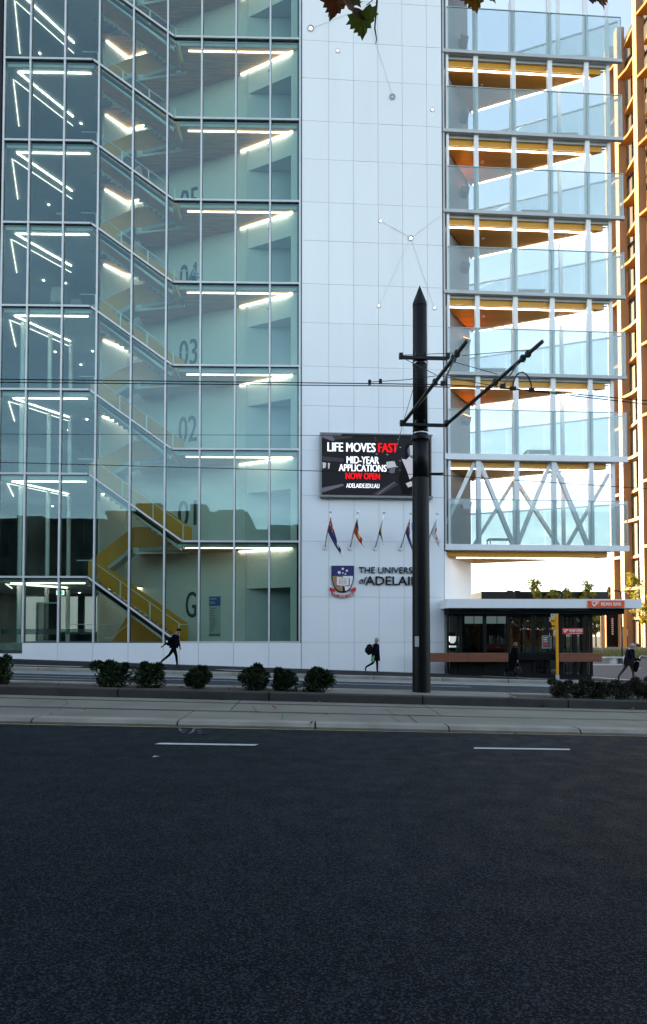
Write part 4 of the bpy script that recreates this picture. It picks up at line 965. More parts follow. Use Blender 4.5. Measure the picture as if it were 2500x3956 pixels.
# ------------------------------------------------------------------ bus stop post
p = at(2154, 2634, 25.6); pz = gz(p.x, 25.6)
bp_ = thing('bus_stop_post', 'yellow bus stop post with small timetable flag at the kerb', 'post', (p.x, 25.6, pz))
H = at(2160, 2371, 25.6).z - pz
MB().box(-.046,.046,-.045,.045,.22,H).build('post', M['yellowpost'], bp_, bevel=.01); MB().box(-.06,.06,-.05,.05,-.05,.22).build('foot', M['slab'], bp_)
MB().box(-.25,-.048,-.015,.015,H-.16,H-.001).build('stop_symbol', M['slab'], bp_); MB().box(-.25,-.048,-.015,.015,H-.36,H-.165).build('flag_plate', M['yellowpost'], bp_); MB().box(-.22,-.048,-.015,.015,H-.62,H-.365).build('route_plate', M['yellowpost'], bp_)
for q in range(3): MB().box(-.26+.06*q,-.22+.06*q,-.019,-.0155,H-.33,H-.27).build('route_mark', M['black'], bp_)
for q in range(2): MB().box(-.25+.08*q,-.19+.08*q,-.019,-.0155,H-.56,H-.48).build('route_mark', M['black'], bp_)
MB().prism([(-.22,-.016,H-.10),(-.14,-.016,H-.10),(-.18,-.016,H-.05)], (0,-.004,0)).build('mark', M['black'], bp_)

# ------------------------------------------------------------------ tram pole, cantilevers and overhead wires
PY = 15.75
base = at(1622, 2678, PY); pz = gz(base.x, 15.6)
PX = at(1625, 1900, PY).x
Z = lambda v: at(1625, v, PY).z
tp = thing('tram_pole', 'tall black pointed tram wire pole standing in the median', 'pole', (PX, PY, pz))
def lathe(prof, n=28):
    return MB().tube([(0,0,z-pz) for z, r in prof], [r for z, r in prof], n)
lathe([(pz-.05,.232),(pz+.02,.232),(Z(2300),.222),(Z(1852),.212),(Z(1848),.205)]).build('lower_shaft', M['pole'], tp, smooth=True)
lathe([(Z(1850),.200),(Z(1690),.198)]).build('middle_shaft', M['pole'], tp, smooth=True)
lathe([(Z(1702),.232),(Z(1692),.235),(Z(1684),.225)]).build('collar', M['black'], tp)
lathe([(Z(1684),.190),(Z(1185),.182)]).build('upper_shaft', M['pole'], tp, smooth=True)
lathe([(Z(1186),.186),(Z(1172),.182),(Z(1103),.004)]).build('tip', M['pole'], tp)
for v in (1676, 1408, 1664, 1402): lathe([(Z(v+2),.196),(Z(v-2),.196)]).build('band', M['steel'] if v in (1676,1408) else M['black'], tp)
def P(x, y, Y): q = at(x, y, Y); return q - Vector((PX, PY, pz))
FYb = PY-.26
for v, l, r in ((1640, 1552, 1726), (1381, 1549, 1730)):
    br = MB().bar(P(l, v, FYb), P(r, v+4, FYb), .08, .07).build('bracket', M['black'], tp)
    for x in (l, r): MB().box(*(lambda q: (q.x-.045, q.x+.045, q.y-.06, q.y+.06, q.z-.03, q.z+.10))(P(x, v, FYb))).build('clevis', M['black'], br)
    for x in (1608, 1640): MB().box(*(lambda q: (q.x-.02, q.x+.02, q.y-.05, q.y+.15, q.z+.04, q.z+.12))(P(x, v, FYb))).build('bolt', M['black'], br)
for (a0, a1) in (((1556,1638),(1804,1317)), ((1727,1638),(2097,1318))):
    A = P(*a0, FYb-.05); B = P(*a1, 12.75)
    arm = MB().tube([A, B], .045, 10).build('cantilever_arm', M['armgreen'], tp, smooth=True)
    for s_ in (.55, .82, .87): q = A.lerp(B, s_); MB().box(q.x-.05, q.x+.05, q.y-.06, q.y+.06, q.z-.06, q.z+.06).build('clamp', M['black'], arm)
A1, B1 = P(1556,1638,FYb-.05), P(1804,1317,12.75); A2, B2 = P(1727,1638,FYb-.05), P(2097,1318,12.75)
for (A, B, s_, e) in ((A1, B1, .86, (1712,1483)), (A2, B2, .78, (1942,1494))):
    E_ = P(*e, 12.95); MB().tube([A.lerp(B, s_), E_], .018, 8).build('steady_arm', M['armgreen'], tp); MB().box(E_.x-.05, E_.x+.05, E_.y-.04, E_.y+.04, E_.z-.03, E_.z+.05).build('wire_clip', M['black'], tp)
c0 = P(1982,1500,12.95); c1 = P(2054,1506,12.95)
MB().tube([c0+(c1-c0)*(.5-.5*math.cos(math.pi*i/10)) + Vector((0,0,.36*math.sin(math.pi*i/10))) for i in range(11)], .016, 6).build('jumper_loop', M['black'], tp)
for q in (c0, c1): MB().box(q.x-.06, q.x+.06, q.y-.03, q.y+.03, q.z-.04, q.z+.03).build('wire_clip', M['black'], tp)
for i, pts in enumerate([[(1428,1476,12.95),(1560,1468,13.2),(1688,1452,13.6)], [(1690,1450,13.6),(1945,1498,12.95)], [(1552,1372,FYb),(1752,1364,13.3)], [(1785,1374,13.2),(2034,1352,13.0)], [(1745,1396,13.6),(1922,1446,13.9)], [(1562,1386,FYb),(1685,1448,13.7)], [(1600,1490,PY-.22),(1556,1640,FYb),(1528,1745,13.4)]]):
    MB().tube([P(*q) for q in pts], .008, 5).build('stay_wire', M['black'], tp)
for q in ((1428,1476),(1470,1473)): e = P(*q, 12.95); MB().box(e.x-.03, e.x+.03, e.y-.03, e.y+.03, e.z-.05, e.z+.04).build('insulator', M['black'], tp)
e = P(1606, 2480, PY-.24)
MB().box(-.20,-.10,-.222,-.205,e.z-.12,e.z+.14).build('torn_sticker', M['slab'], tp)
e = P(1592, 2032, PY); MB().box(-.225,-.205,-.10,.06,e.z-.09,e.z+.09).build('blue_plate', M['blueprint'], tp)
WIRES = [('upper contact wire strung over the tram track', [(-900,1452),(0,1465),(1430,1482),(1713,1486),(1945,1498),(2500,1548),(3300,1630)], 12.95, .011),
 ('lower contact wire running just beneath the upper one', [(-900,1466),(0,1477),(1600,1492),(1985,1503),(2500,1562),(3300,1648)], 13.3, .011),
 ('thin span wire crossing above the video screen lettering', [(-900,1675),(0,1677),(1250,1682),(1615,1690)], 17.5, .007),
 ('wire crossing the middle of the video screen and lowest balcony', [(-900,1757),(0,1786),(1240,1820),(1700,1836),(2500,1888),(3300,1945)], 17.0, .010)]
for lb, pts, Y, r in WIRES:
    Pp = [at(x, y, Y) for x, y in pts]; fine = []
    for a, b in zip(Pp, Pp[1:]):
        for s_ in range(6): fine.append(a.lerp(b, s_/6))
    fine.append(Pp[-1]); tag(MB().tube(fine, r, 5).build('overhead_wire', M['black']), lb, 'wire', 'overhead tram wires')
tag(MB().tube([at(1652,1835,17.0)+Vector((0,-.02,.03)), at(1712,1835,17.0)+Vector((0,-.02,.03))], .03, 6).build('wire_insulator', M['black']), 'short black insulator on the wire right of the tram pole', 'insulator')

# ------------------------------------------------------------------ planting
def leafmesh(name, n, fn, size, mats, parent, rnd, aspect=.5, k=1):
    """many single leaves; fn gives (centre, outward normal)"""
    mb = MB()
    for i in range(n):
        c, nrm = fn(); a = Vector((rnd.gauss(0,1), rnd.gauss(0,1), rnd.gauss(0,1))).normalized()
        d = (nrm*.9 + a*.8).normalized(); t_ = d.cross(Vector((rnd.gauss(0,1), rnd.gauss(0,1), rnd.gauss(0,1)))).normalized()
        s = size*rnd.uniform(.6, 1.35); mb.k = rnd.choices(range(len(mats)), [5,4,1.3][:len(mats)])[0]
        b = d.cross(t_)*.12*s
        mb.add([c-d*s*.1, c+d*s*.45+t_*s*aspect*.5+b, c+d*s, c+d*s*.45-t_*s*aspect*.5+b], [(0,1,2),(0,2,3)])
    return mb.build(name, mats, parent)
def bush(x, y, rx, h, seed, label, mats, group, name='shrub', n=2300, size=.075, peaks=5):
    rnd = random.Random(seed); z0 = gz(x, y)-.03
    t = thing(name, label, 'shrub', (x, y, z0), group)
    st = MB()
    lobes = []
    for i in range(peaks+7):
        a = rnd.uniform(0, 6.28); r = rnd.uniform(.0, .62)*rx
        lobes.append((Vector((math.cos(a)*r, math.sin(a)*r*.62, h*rnd.uniform(.20,.68))), rx*rnd.uniform(.20,.47)))
    for i in range(peaks):
        lobes.append((Vector((rnd.uniform(-.55,.55)*rx, rnd.uniform(-.3,.3)*rx, h*rnd.uniform(.74,.98))), rx*rnd.uniform(.10,.19)))
    for i in range(9):
        l = rnd.choice(lobes); st.tube([(rnd.uniform(-.06,.06), rnd.uniform(-.06,.06), 0), l[0]*.5+Vector((0,0,.02)), l[0]], [.016,.012,.006], 5)
    st.build('stem', M['bark'], t)
    def fn():
        c, r = rnd.choice(lobes); d = Vector((rnd.gauss(0,1), rnd.gauss(0,1), rnd.gauss(.15,1))).normalized(); q = r*rnd.uniform(.45, 1.0)
        p = c + Vector((d.x*q, d.y*q*.8, d.z*q*.95)); p.z = max(.03, p.z); return p, d
    leafmesh('foliage', n, fn, size, mats, t, rnd)
    return t
BY = 15.38
BU = [(-20,150,118,'dark green clipped shrub cut off by the photo edge, standing alone'),(429,160,108,'broad low shrub, leftmost of the pair in the median'),(575,130,118,'tall dense shrub, its right neighbour in the pair'),(765,116,98,'small rounded shrub standing alone mid median'),(990,122,112,'pointed shrub with dead orange leaf, first of three'),(1105,112,96,'short shrub, middle one of the three'),(1228,140,100,'wide shrub closest to the tram pole, last of three')]
for i, (x, wpx, hpx, lb) in enumerate(BU):
    p = at(x, 2665, BY); s_ = BY/FPX
    bush(p.x, BY, wpx*s_/2*1.26, hpx*s_*.84, 20+i, lb, M['leaf'], 'shrubs in the median', n=4200, size=.068)
HB = [(2165,95,80,'reddish low hedge shrub at the start of the row right of the post'),(2240,100,74,'low hedge shrub, second in the row right of the post'),(2312,105,78,'low hedge shrub, third in the row right of the post'),(2392,110,76,'low hedge shrub, fourth in the row right of the post'),(2470,110,80,'low hedge shrub, fifth in the row, under the walking man'),(2550,110,80,'low hedge shrub running out of the photo at the row end')]
for i, (x, wpx, hpx, lb) in enumerate(HB):
    p = at(x, 2720, BY); s_ = BY/FPX
    bush(p.x, BY, wpx*s_/2*1.28, hpx*s_*(.80,.98,.78,.9,1.02,.9)[i], 60+i, lb, M['hedge'], 'hedge shrubs in the median', n=3600, size=.05, peaks=6)
_lh = [(.12,-.06),(.30,-.10),(.36,.02),(.52,.05),(.46,.18),(.60,.30),(.42,.33),(.44,.48),(.29,.45),(.32,.62),(.18,.59),(.17,.74),(.08,.76)]
LEAFPOLY = [(0,0)] + _lh + [(0,.95)] + [(-x, y) for x, y in reversed(_lh)]
def leaf(name, pos, size, m, parent=None, rot=None, rnd=random, curl=.12):
    mb = MB(); vs = [(0,.25,0)] + [(a*1.0, b, curl*(a*a+ (b-.3)**2)*rnd.uniform(.5,1.6)) for a, b in LEAFPOLY]; n = len(LEAFPOLY)
    mb.add([Vector(v)*size for v in vs], [(0, 1+i, 1+(i+1) % n) for i in range(n)]); o = mb.build(name, m, parent)
    o.location = pos; o.rotation_euler = rot or (rnd.uniform(-.5,.5), rnd.uniform(-.5,.5), rnd.uniform(0,6.28)); return o
fl_ = [(668,2700,.085),(738,2697,.07),(852,2693,.12),(1240,2712,.09),(1490,2714,.08),(1980,2722,.11),(2040,2724,.1),(2100,2718,.07),(2450,2732,.12),(330,2742,.06),(1060,2738,.1),(1195,2796,.13),(1258,2758,.1),(1540,2720,.08),(700,2658,.12),(1985,2836,.10)]
spotw = ['below the single shrub','just left of the large curled one','large and curled below the single shrub','below the first shrub of three','left of the tram pole','below the bus stop post','pair partner below the bus stop post','under the hedge start','under the hedge end','tiny, near the pair of shrubs','below the gap before the three shrubs','by the kerb joint mid street','near the rail mid street','at the foot of the dark kerb by the pole','in the soil beside the tall shrub','alone on the dark road']
for (x, y, s_), wh in zip(fl_, spotw):
    Y = 11.3
    for it in range(40):
        q = at(x, y, Y); Y += (q.z-gz(q.x, Y)-.02)*1.2
        Y = max(9, min(16, Y))
    q = at(x, y, Y); o = leaf('fallen_leaf', (q.x, Y, gz(q.x, Y)+.03), s_*1.1, M['deadleaf'], curl=.5); tag(o, 'dry brown fallen leaf '+wh, 'leaf', 'fallen leaves on the street')
# plane tree the photographer stands under
pt = thing('plane_tree', 'plane tree with autumn leaves hanging in at the top of the photo', 'tree', (-4.0, -3.2, .05))
T0 = Vector((-4.0, -3.2, .05))
trk = MB().tube([(0,0,-.1),(0.05,.02,1.5),(.1,.1,3.2),(.3,.2,4.8)], [.30,.25,.21,.17], 12).build('trunk', M['bark'], pt, smooth=True)
tips = []
rnd = random.Random(5)
limbs = [[(.3,.2,4.7),(1.6,.9,5.8),(3.2,2.2,6.4),(4.2,4.1,6.55)], [(.3,.2,4.7),(-1.2,1.0,6.2),(-2.6,1.6,7.4)], [(.3,.2,4.8),(.6,-1.6,6.8),(1.2,-3,8.6)], [(.3,.2,4.8),(.5,.4,7),(1.2,.8,9.6)], [(1.6,.9,5.8),(3.6,.6,7.4),(6.0,.2,8.6)], [(3.2,2.2,6.4),(5.2,2.7,6.9),(8.0,3.2,7.0)]]
for l in limbs: MB().tube(l, [.12,.09,.06,.03][:len(l)], 8).build('limb', M['bark'], pt, smooth=True); tips += [Vector(q) for q in l[1:]]
clus = [Vector((rnd.uniform(-7,9), rnd.uniform(-6,4.6), 0)) for _ in range(110)]
for c in clus: c.z = max(rnd.uniform(6.6, 10.5), 3.9+1.22*c.y)
def fnc():
    c = rnd.choice(clus); d = Vector((rnd.gauss(0,1), rnd.gauss(0,1), rnd.gauss(0,1))).normalized(); return c + d*rnd.uniform(.1,1.25), d
leafmesh('crown', 26000, fnc, .30, M['pleaf'], pt, rnd, .8)
# leaves that hang into view, 3 m from the lens
LYY = 3.1
def hang(x, y, size, m, rx, rz, tilt=0, Y=LYY):
    p = at(x, y, Y) - T0
    o = leaf('leaf', p, size, M['pleaf'][m], pt, rnd=rnd, curl=.35); o.rotation_euler = (R_(90)+rx, tilt, rz); return o
hang(1318,-50,.15,1,.2,.3,R_(170)); hang(1305,-20,.14,2,-.2,-.3,R_(200)); hang(1368,30,.14,1,.3,.5,R_(205)); hang(1402,45,.15,0,-.2,-.4,R_(183)); hang(1342,-40,.14,0,.1,.2,R_(150))
hang(1795,-40,.13,2,.2,.3,R_(200)); hang(1830,-45,.13,1,-.3,-.3,R_(172)); hang(1868,-48,.12,0,.2,.4,R_(150)); hang(2290,-40,.12,2,.1,.2,R_(190)); hang(2318,-38,.11,1,-.1,.5,R_(165))
tw = lambda pts, r: MB().tube([at(x, y, LYY)-T0 for x, y in pts], r, 6).build('twig', M['bark'], pt)
tw([(1470,-300),(1463,-60),(1455,20),(1448,110),(1455,150),(1452,170)], [.010,.007,.005,.004,.003,.002]); tw([(1456,30),(1420,38),(1400,45)], .0025); tw([(1440,0),(1415,20)], .002)
tw([(1470,-300),(1380,-80),(1345,-30)], .004); tw([(1800,-300),(1815,-60),(1820,-20)], .004); tw([(2300,-300),(2300,-50)], .004)
MB().tube([at(1470,-300,LYY)-T0, Vector((4.2,4.4,6.3)), Vector((4.2,4.1,6.55))], [.010,.014,.02], 6).build('twig', M['bark'], pt)
for a_, b_ in (((1800,-300), Vector((5.2,2.7,6.9))), ((2300,-300), Vector((6.6,2.95,6.95))), ((1380,-80), Vector((4.2,4.1,6.55)))):
    p_ = at(*a_, LYY)-T0; MB().tube([p_, p_.lerp(b_, .5)+Vector((0,.05,.12)), b_], [.005,.009,.014], 6).build('twig', M['bark'], pt)
# small trees and distant trees
def tree(x, y, z0, h, cr, label, mats, seed, name='young_tree', n=1500, size=.16, trunk=.06, squash=1.0, gaps=16, group=None):
    rnd = random.Random(seed); t = thing(name, label, 'tree', (x, y, z0), group)
    tb = MB(); tb.tube([(0,0,-.2),(rnd.uniform(-.1,.1),0,h*.35),(rnd.uniform(-.15,.15),0,h*.7),(0,0,h*.95)], [trunk, trunk*.8, trunk*.5, trunk*.15], 8)
    cl = []
    for i in range(gaps):
        zc = rnd.uniform(.42, .97)*h; a = rnd.uniform(0, 6.28); r = cr*rnd.uniform(.15, 1)*(1.15-abs(zc/h-.62)*1.7)
        c = Vector((math.cos(a)*r, math.sin(a)*r, zc)); cl.append((c, cr*rnd.uniform(.16,.34))); tb.tube([(0,0,zc*.82), c*.5+Vector((0,0,zc*.42)), c], [trunk*.35, trunk*.2, trunk*.08], 5)
    tb.build('trunk', M['bark'], t)
    def fn():
        c, r = rnd.choice(cl); d = Vector((rnd.gauss(0,1), rnd.gauss(0,1), rnd.gauss(0,1))).normalized(); return c + Vector((d.x, d.y, d.z*squash))*r*rnd.uniform(.2,1.1), d
    leafmesh('crown', n, fn, size, mats, t, rnd, .55); return t
def treepx(x, vt, Y, wpx, lb, mats, seed, **k):
    p = at(x, vt, Y); z0 = -.62; return tree(p.x, Y, z0, p.z-z0, wpx*Y/FPX/2, lb, mats, seed, **k)
treepx(2075, 2232, 62, 75, 'young plane tree rising behind the kiosk roof, leftmost', M['tleaf'], 1, n=620, size=.30)
treepx(2128, 2240, 63, 60, 'young plane tree behind the kiosk roof, second along', M['tleaf'], 2, n=520, size=.30)
treepx(2205, 2270, 62, 60, 'short young plane tree behind the kiosk roof', M['tleaf'], 3, n=480, size=.30)
treepx(2262, 2245, 63, 80, 'young plane tree behind the orange kiosk sign', M['tleaf'], 4, n=620, size=.30)
treepx(2452, 2200, 70, 90, 'golden leaved young tree in front of the brown building', M['tleaf'], 6, n=800, size=.26)
treepx(2480, 2255, 72, 70, 'smaller golden tree at the photo edge by the brown building', M['tleaf'], 8, n=650, size=.24)
treepx(2350, 2258, 140, 80, 'distant gum tree beside the brown building', M['gleaf'], 9, name='gum_tree', n=2500, size=.5, trunk=.25)
treepx(2318, 2285, 150, 60, 'lower distant gum tree behind the dark canopy', M['gleaf'], 10, name='gum_tree', n=1800, size=.5, trunk=.2)
for i, (x, vt, w_) in enumerate(((2020,2330,120),(2090,2345,100),(2170,2335,130),(2240,2350,110),(1960,2345,110),(2300,2352,90))):
    treepx(x, vt, 110, w_, 'distant garden tree seen through the kiosk glass, %s' % ['behind the door','behind the poster','behind the yellow post','behind the red sign','behind the espresso machine','past the side glass'][i], M['gleaf'], 30+i, name='garden_tree', n=1600, size=.45, trunk=.2, group='garden trees beyond the kiosk')

# ------------------------------------------------------------------ canopy, bench, hoops, grass on the plaza
cn = thing('garden_canopy', 'long dark flat canopy on posts behind the kiosk', 'canopy', (20, 66, -.62))
xa, xb_ = at(1838,2300,66).x, at(2312,2300,66).x; zt = at(2000,2291,66).z
MB().box(xa-20, xb_-20, -2.2, 2.2, zt-.75+.62, zt+.62).build('roof', M['black'], cn)
for i in range(7):
    x = xa-20+.5+i*(xb_-xa-1)/6; MB().box(x-.1, x+.1, -1.9, -1.7, 0, zt-.13).build('post', M['brown'], cn)
for x in (1985, 2170, 2400):
    q = at(x, 2285, 60); lp = thing('area_light', 'twin headed dark area light above the kiosk roof, '+{1985:'left one',2170:'middle one',2400:'right one near the brown building'}[x], 'lamp', (q.x, 60, -.62), 'area lights behind the kiosk')
    hz = q.z+.62; MB().tube([(0,0,0),(0,0,hz)], .07, 8).build('post', M['black'], lp)
    for s_ in (-1, 1): MB().prism([(s_*.1,-.1,hz-.05),(s_*.7,-.1,hz+.02),(s_*.7,-.1,hz+.12),(s_*.1,-.1,hz+.10)], (0,.25,0)).build('lamp_head', M['black'], lp)
bq = at(2372, 2560, 50); bz = gz(bq.x, 50)
bench = thing('bench', 'pale slab bench on dark supports in the plaza', 'bench', (bq.x, 50, bz))
MB().box(-.85,.85,-.3,.3,.44,.55).build('seat', M['bandstone'], bench, bevel=.01); MB().box(-.25,.1,-.22,.22,0,.44).build('support', M['slab'], bench); MB().box(.45,.75,-.25,.25,0,.44).build('support', M['kerbdark'], bench)
S('planter_edge', MB().box(at(2292,2560,47.5).x, at(2405,2560,47.5).x, 47.2, 47.8, -.9, -.55), M['bandstone'])
for i, (xa, xb_) in enumerate(((2409,2446),(2472,2512))):
    p = at(xa, 2577, 43.5); q = at(xb_, 2577, 43.5); z0 = gz(p.x, 43.5); h = thing('bike_hoop', ('steel bicycle hoop just behind the walking man' if i == 0 else 'steel bicycle hoop at the photo edge'), 'bike rack', (p.x, 43.5, z0), 'bicycle hoops on the plaza')
    w_ = q.x-p.x; MB().tube([(0,0,-.1),(0,0,.78),(.04,0,.86),(.12,0,.9),(w_-.12,-.3,.84),(w_-.04,-.32,.78),(w_,-.33,.7),(w_,-.33,-.1)], .03, 8).build('hoop', M['steel'], h, smooth=True); MB().tube([(0,0,-.01),(0,0,.015)], .07, 10).build('foot_plate', M['steel'], h)
rnd = random.Random(3); gb = MB()
for i in range(9000):
    x = rnd.uniform(26, 42); y = rnd.uniform(62, 69.4); hh = rnd.uniform(.4,1.15)*(.7+.5*math.sin(x*.9)**2); z0 = gz(x, y)-.02; dx, dy = rnd.gauss(0,.18), rnd.gauss(0,.18)
    gb.k = 0 if rnd.random() < .6 else 1
    gb.add([(x-.02,y,z0),(x+.02,y,z0),(x+dx,y+dy,z0+hh)], [(0,1,2)])
tag(gb.build('tall_grass', [M['grass'], M['lawn']]), 'tall dry feathery grass along the garden bed', 'grass', kind='stuff')
wl_ = thing('garden_wall', 'low pale garden wall below the brown building', 'wall', (38, 74, -.6)); MB().box(-14,14,-.2,.2,0,.75).build('wall', M['bandstone'], wl_); MB().box(-14.05,14.05,-.25,.25,.752,.85).build('coping', M['slab'], wl_)

# ------------------------------------------------------------------ brown building with fins and louvres
XW = 44.6
bb = thing('finned_building', 'tall brown building with sunlit vertical fins and gold louvres', 'building', (XW, 88, -.6))
B_ = lambda mb, n, m, **k: mb.build(n, m, bb, **k)
FYs = [-(88-y) for y in (76.4, 81.6, 86.8, 89.8)]
HB_ = 91
for y in FYs:
    fn_ = B_(MB().box(0, 1.05, y, y+1.0, 0, HB_), 'fin', M['brown']); MB().box(-.04, -.002, y+.02, y+.98, 0, HB_).build('sunlit_edge', M['gold'], fn_)  # paler gold strip paints sunlight onto each fin's west edge
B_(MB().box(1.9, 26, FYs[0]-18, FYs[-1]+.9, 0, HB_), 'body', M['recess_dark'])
B_(MB().box(1.06, 1.89, FYs[-1]+.2, FYs[-1]+.9, 0, HB_), 'end_wall', M['brown'])
rnd = random.Random(11)
for b_, (ya, yb) in enumerate(zip(FYs, FYs[1:])):
    for w_ in range(19):
        z = 1.2+w_*4.2
        p = B_(MB().box(1.80, 1.88, ya+1.25, yb-1.1, z, z+3.6), 'window', M['bglass'])
        MB().box(1.74, 1.79, ya+2.9, ya+3.05, z, z+3.6).build('window_mullion', M['black'], p)
    z = 4.4; i_ = b_
    while z < HB_-2:
        i_ += 1; zz_ = z + rnd.uniform(-.5, .5)
        if i_ % 2: pl = [(0.0, yb, zz_), (1.75, yb, zz_), (1.75, ya+1.0, zz_), (.45, ya+1.0, zz_), (.45, yb-1.5, zz_)]
        else: pl = [(.9, yb-.1, zz_), (1.75, yb-.1, zz_), (1.75, ya+1.0, zz_), (.5, ya+1.0, zz_)]
        if yb-ya > 4: B_(MB().prism(pl, (0,0,.38)), 'louvre', M['bronze'])
        elif i_ % 2: B_(MB().prism([(0.0, yb, zz_), (1.75, yb, zz_), (1.75, ya+1.0, zz_), (.5, ya+1.0, zz_)], (0,0,.38)), 'louvre', M['bronze'])
        z += 4.6
# ground storey: sunlit columns and entry
for i, x in enumerate((2330, 2348, 2372, 2384, 2398, 2412)):
    p = at(x, 2480, 84 - i*1.2); MB().box(-.22,.22,-.22,.22,0,6.0 if i % 2 else 5.0).build('column', M['bronze'] if i % 2 else M['brown'], bb).location = (p.x-XW, p.y-88, 0)
q = at(2365, 2440, 80); by_ = thing('banner_sign', 'tall dark banner sign standing before the brown building', 'sign', (q.x, 80, -.6)); MB().box(-.75,.75,-.1,.1,0,5.6).build('panel', M['blackmat'], by_); [MB().box(-.12, .12, -.115, -.101, 2.4+q*.28, 2.58+q*.28).build('lettering_mark', M['slab'], by_) for q in range(8)]
q = at(2413, 2470, 78); bl = thing('blue_pylon', 'narrow blue information pylon by the golden tree', 'sign', (q.x, 78, -.6)); MB().box(-.4,.4,-.1,.1,0,3.4).build('panel', M['blueprint'], bl); MB().box(-.36,.36,-.12,-.101,2.2,3.1).build('print', M['palesign'], bl)
lb_ = thing('low_pavilion', 'low sunlit garden pavilion with open posts beyond the kiosk', 'building', (28, 100, -.6))
MB().box(-16,12,0,6,3.6,4.1).build('roof', M['brown'], lb_); MB().box(-16,12,5,5.3,0,3.6).build('rear_wall', M['bronze'], lb_)
for i in range(9): MB().box(-15.6+i*3.35,-15.2+i*3.35,.3,.7,0,3.6).build('post', M['bronze'], lb_)
for i in range(4): MB().bar((2+i*2.2,-1.0,.0),(3.4+i*2.2,-1.0,1.1),.08,.08).build('rail', M['white'], lb_)

# ------------------------------------------------------------------ the other side of the street (mirrored in the stair glass)
def block(name, x0, x1, y0, y1, h, m, label, seed):
    t = thing(name, label, 'building', ((x0+x1)/2, y1, 0)); cx_ = (x0+x1)/2
    MB().box(x0-cx_, x1-cx_, y0-y1, 0, -.3, h).build('wall', m, t); MB().box(x0-cx_-.2, x1-cx_+.2, y0-y1-.2, .25, h, h+.5).build('parapet', M['city'], t)
    rnd = random.Random(seed)
    for s in range(int(h//3.8)):
        n = int((x1-x0)//3)
        for i in range(n):
            xx = x0-cx_+1+i*(x1-x0-2)/max(1,n); w_ = MB().box(xx+.3, xx+1.9, .005, .05, 1.2+s*3.8, 3.2+s*3.8).build('window', M['bglass'] if False else M['kdark'], t)
    for i in range(3):
        xx = rnd.uniform(x0+2, x1-4)-cx_; MB().box(xx, xx+rnd.uniform(1.5,4), -6, -3, h+.5, h+rnd.uniform(1.4,2.6)).build('roof_plant', M['city2'], t)
M['kdark'] = mat('window_dark', (.02,.025,.03), .15, 0, spec=.8)
block('opposite_building', -62, -29, -42, -23, 17.5, M['city'], 'dark building across the street mirrored low in the left glass', 1)
block('opposite_building', -28.5, -9, -40, -23, 18.6, M['brick'], 'brick building across the street mirrored in the middle of the stair glass', 2)
block('opposite_building', -8.5, 14, -42, -23.5, 16.2, M['city2'], 'pale building across the street mirrored beside the white wall', 3)
block('opposite_building', 14.5, 60, -44, -23, 19.5, M['city'], 'long dark building across the street behind the photographer', 4)

block('plaza_shade_block', -75, -8, 96, 116, 26, M['panel'], 'pale block added behind the university building to shade the plaza', 5)  # added mass, keeps the low sun off the plaza and kiosk
# ------------------------------------------------------------------ people
def skin_body(name, J, E_, mats, seg_mat, parent):
    """one continuous figure grown on a jointed skeleton, coloured by nearest bone"""
    names = list(J); me = bpy.data.meshes.new(name); me.from_pydata([J[n][0] for n in names], [(names.index(a), names.index(b)) for a, b in E_], [])
    o = bpy.data.objects.new(name, me); C.objects.link(o)
    sk = o.modifiers.new('s', 'SKIN'); sk.use_smooth_shade = True
    for i, n in enumerate(names):
        r = J[n][1]; sv = me.skin_vertices[0].data[i]; sv.radius = r if isinstance(r, tuple) else (r, r); sv.use_root = (n == 'pelvis')
    sb_ = o.modifiers.new('u', 'SUBSURF'); sb_.levels = 2; sb_.render_levels = 2
    dg = bpy.context.evaluated_depsgraph_get(); ev = o.evaluated_get(dg); m2 = bpy.data.meshes.new_from_object(ev)
    bpy.data.objects.remove(o)
    for q in mats: m2.materials.append(q)
    segs = [(Vector(J[a][0]), Vector(J[b][0]), seg_mat.get((a, b), seg_mat.get(b, 0))) for a, b in E_]
    for p in m2.polygons:
        c = p.center; best = (9, 0)
        for a, b, k in segs:
            ab = b-a; t_ = max(0, min(1, (c-a).dot(ab)/max(1e-6, ab.length_squared))); d = (a+ab*t_-c).length
            if d < best[0]: best = (d, k)
        p.material_index = best[1]; p.use_smooth = True
    m2.name = name; ob = bpy.data.objects.new(name, m2); C.objects.link(ob); ob.parent = parent; return ob
def hand(pos, d, parent, m, side=1):
    mb = MB(); d = Vector(d).normalized(); s = d.orthogonal().normalized(); n_ = d.cross(s)
    mb.tube([Vector(pos)-d*.02, Vector(pos)+d*.04, Vector(pos)+d*.085], [.022,.036,.034], 8)
    for i, l in enumerate((.066,.078,.074,.058)):
        b0 = Vector(pos)+d*.08+s*(.027-.018*i); mb.tube([b0, b0+d*l*.5+n_*.006, b0+d*l*.9+n_*.028], [.0095,.009,.007], 6)
    b0 = Vector(pos)+d*.03+s*.03; mb.tube([b0, b0+s*.03+d*.025, b0+s*.035+d*.055+n_*.012], [.011,.010,.008], 6)
    return mb.build('hand', m, parent, smooth=True)
SKIN = mat('skin', (.26,.15,.11), .6, .06, 8); COAT = mat('black_cloth', (.0032,.0034,.0042), .95, .25, 9, spec=.03); NAVYC = mat('navy_cloth', (.006,.0075,.018), .95, .2, 9, spec=.03); TROU = mat('dark_denim', (.004,.0045,.008), .95, .2, 9, spec=.03); SHOE = mat('shoe', (.012,.011,.011), .5, .1); KHAKI = mat('khaki', (.042,.037,.031), .85, .12, 7)
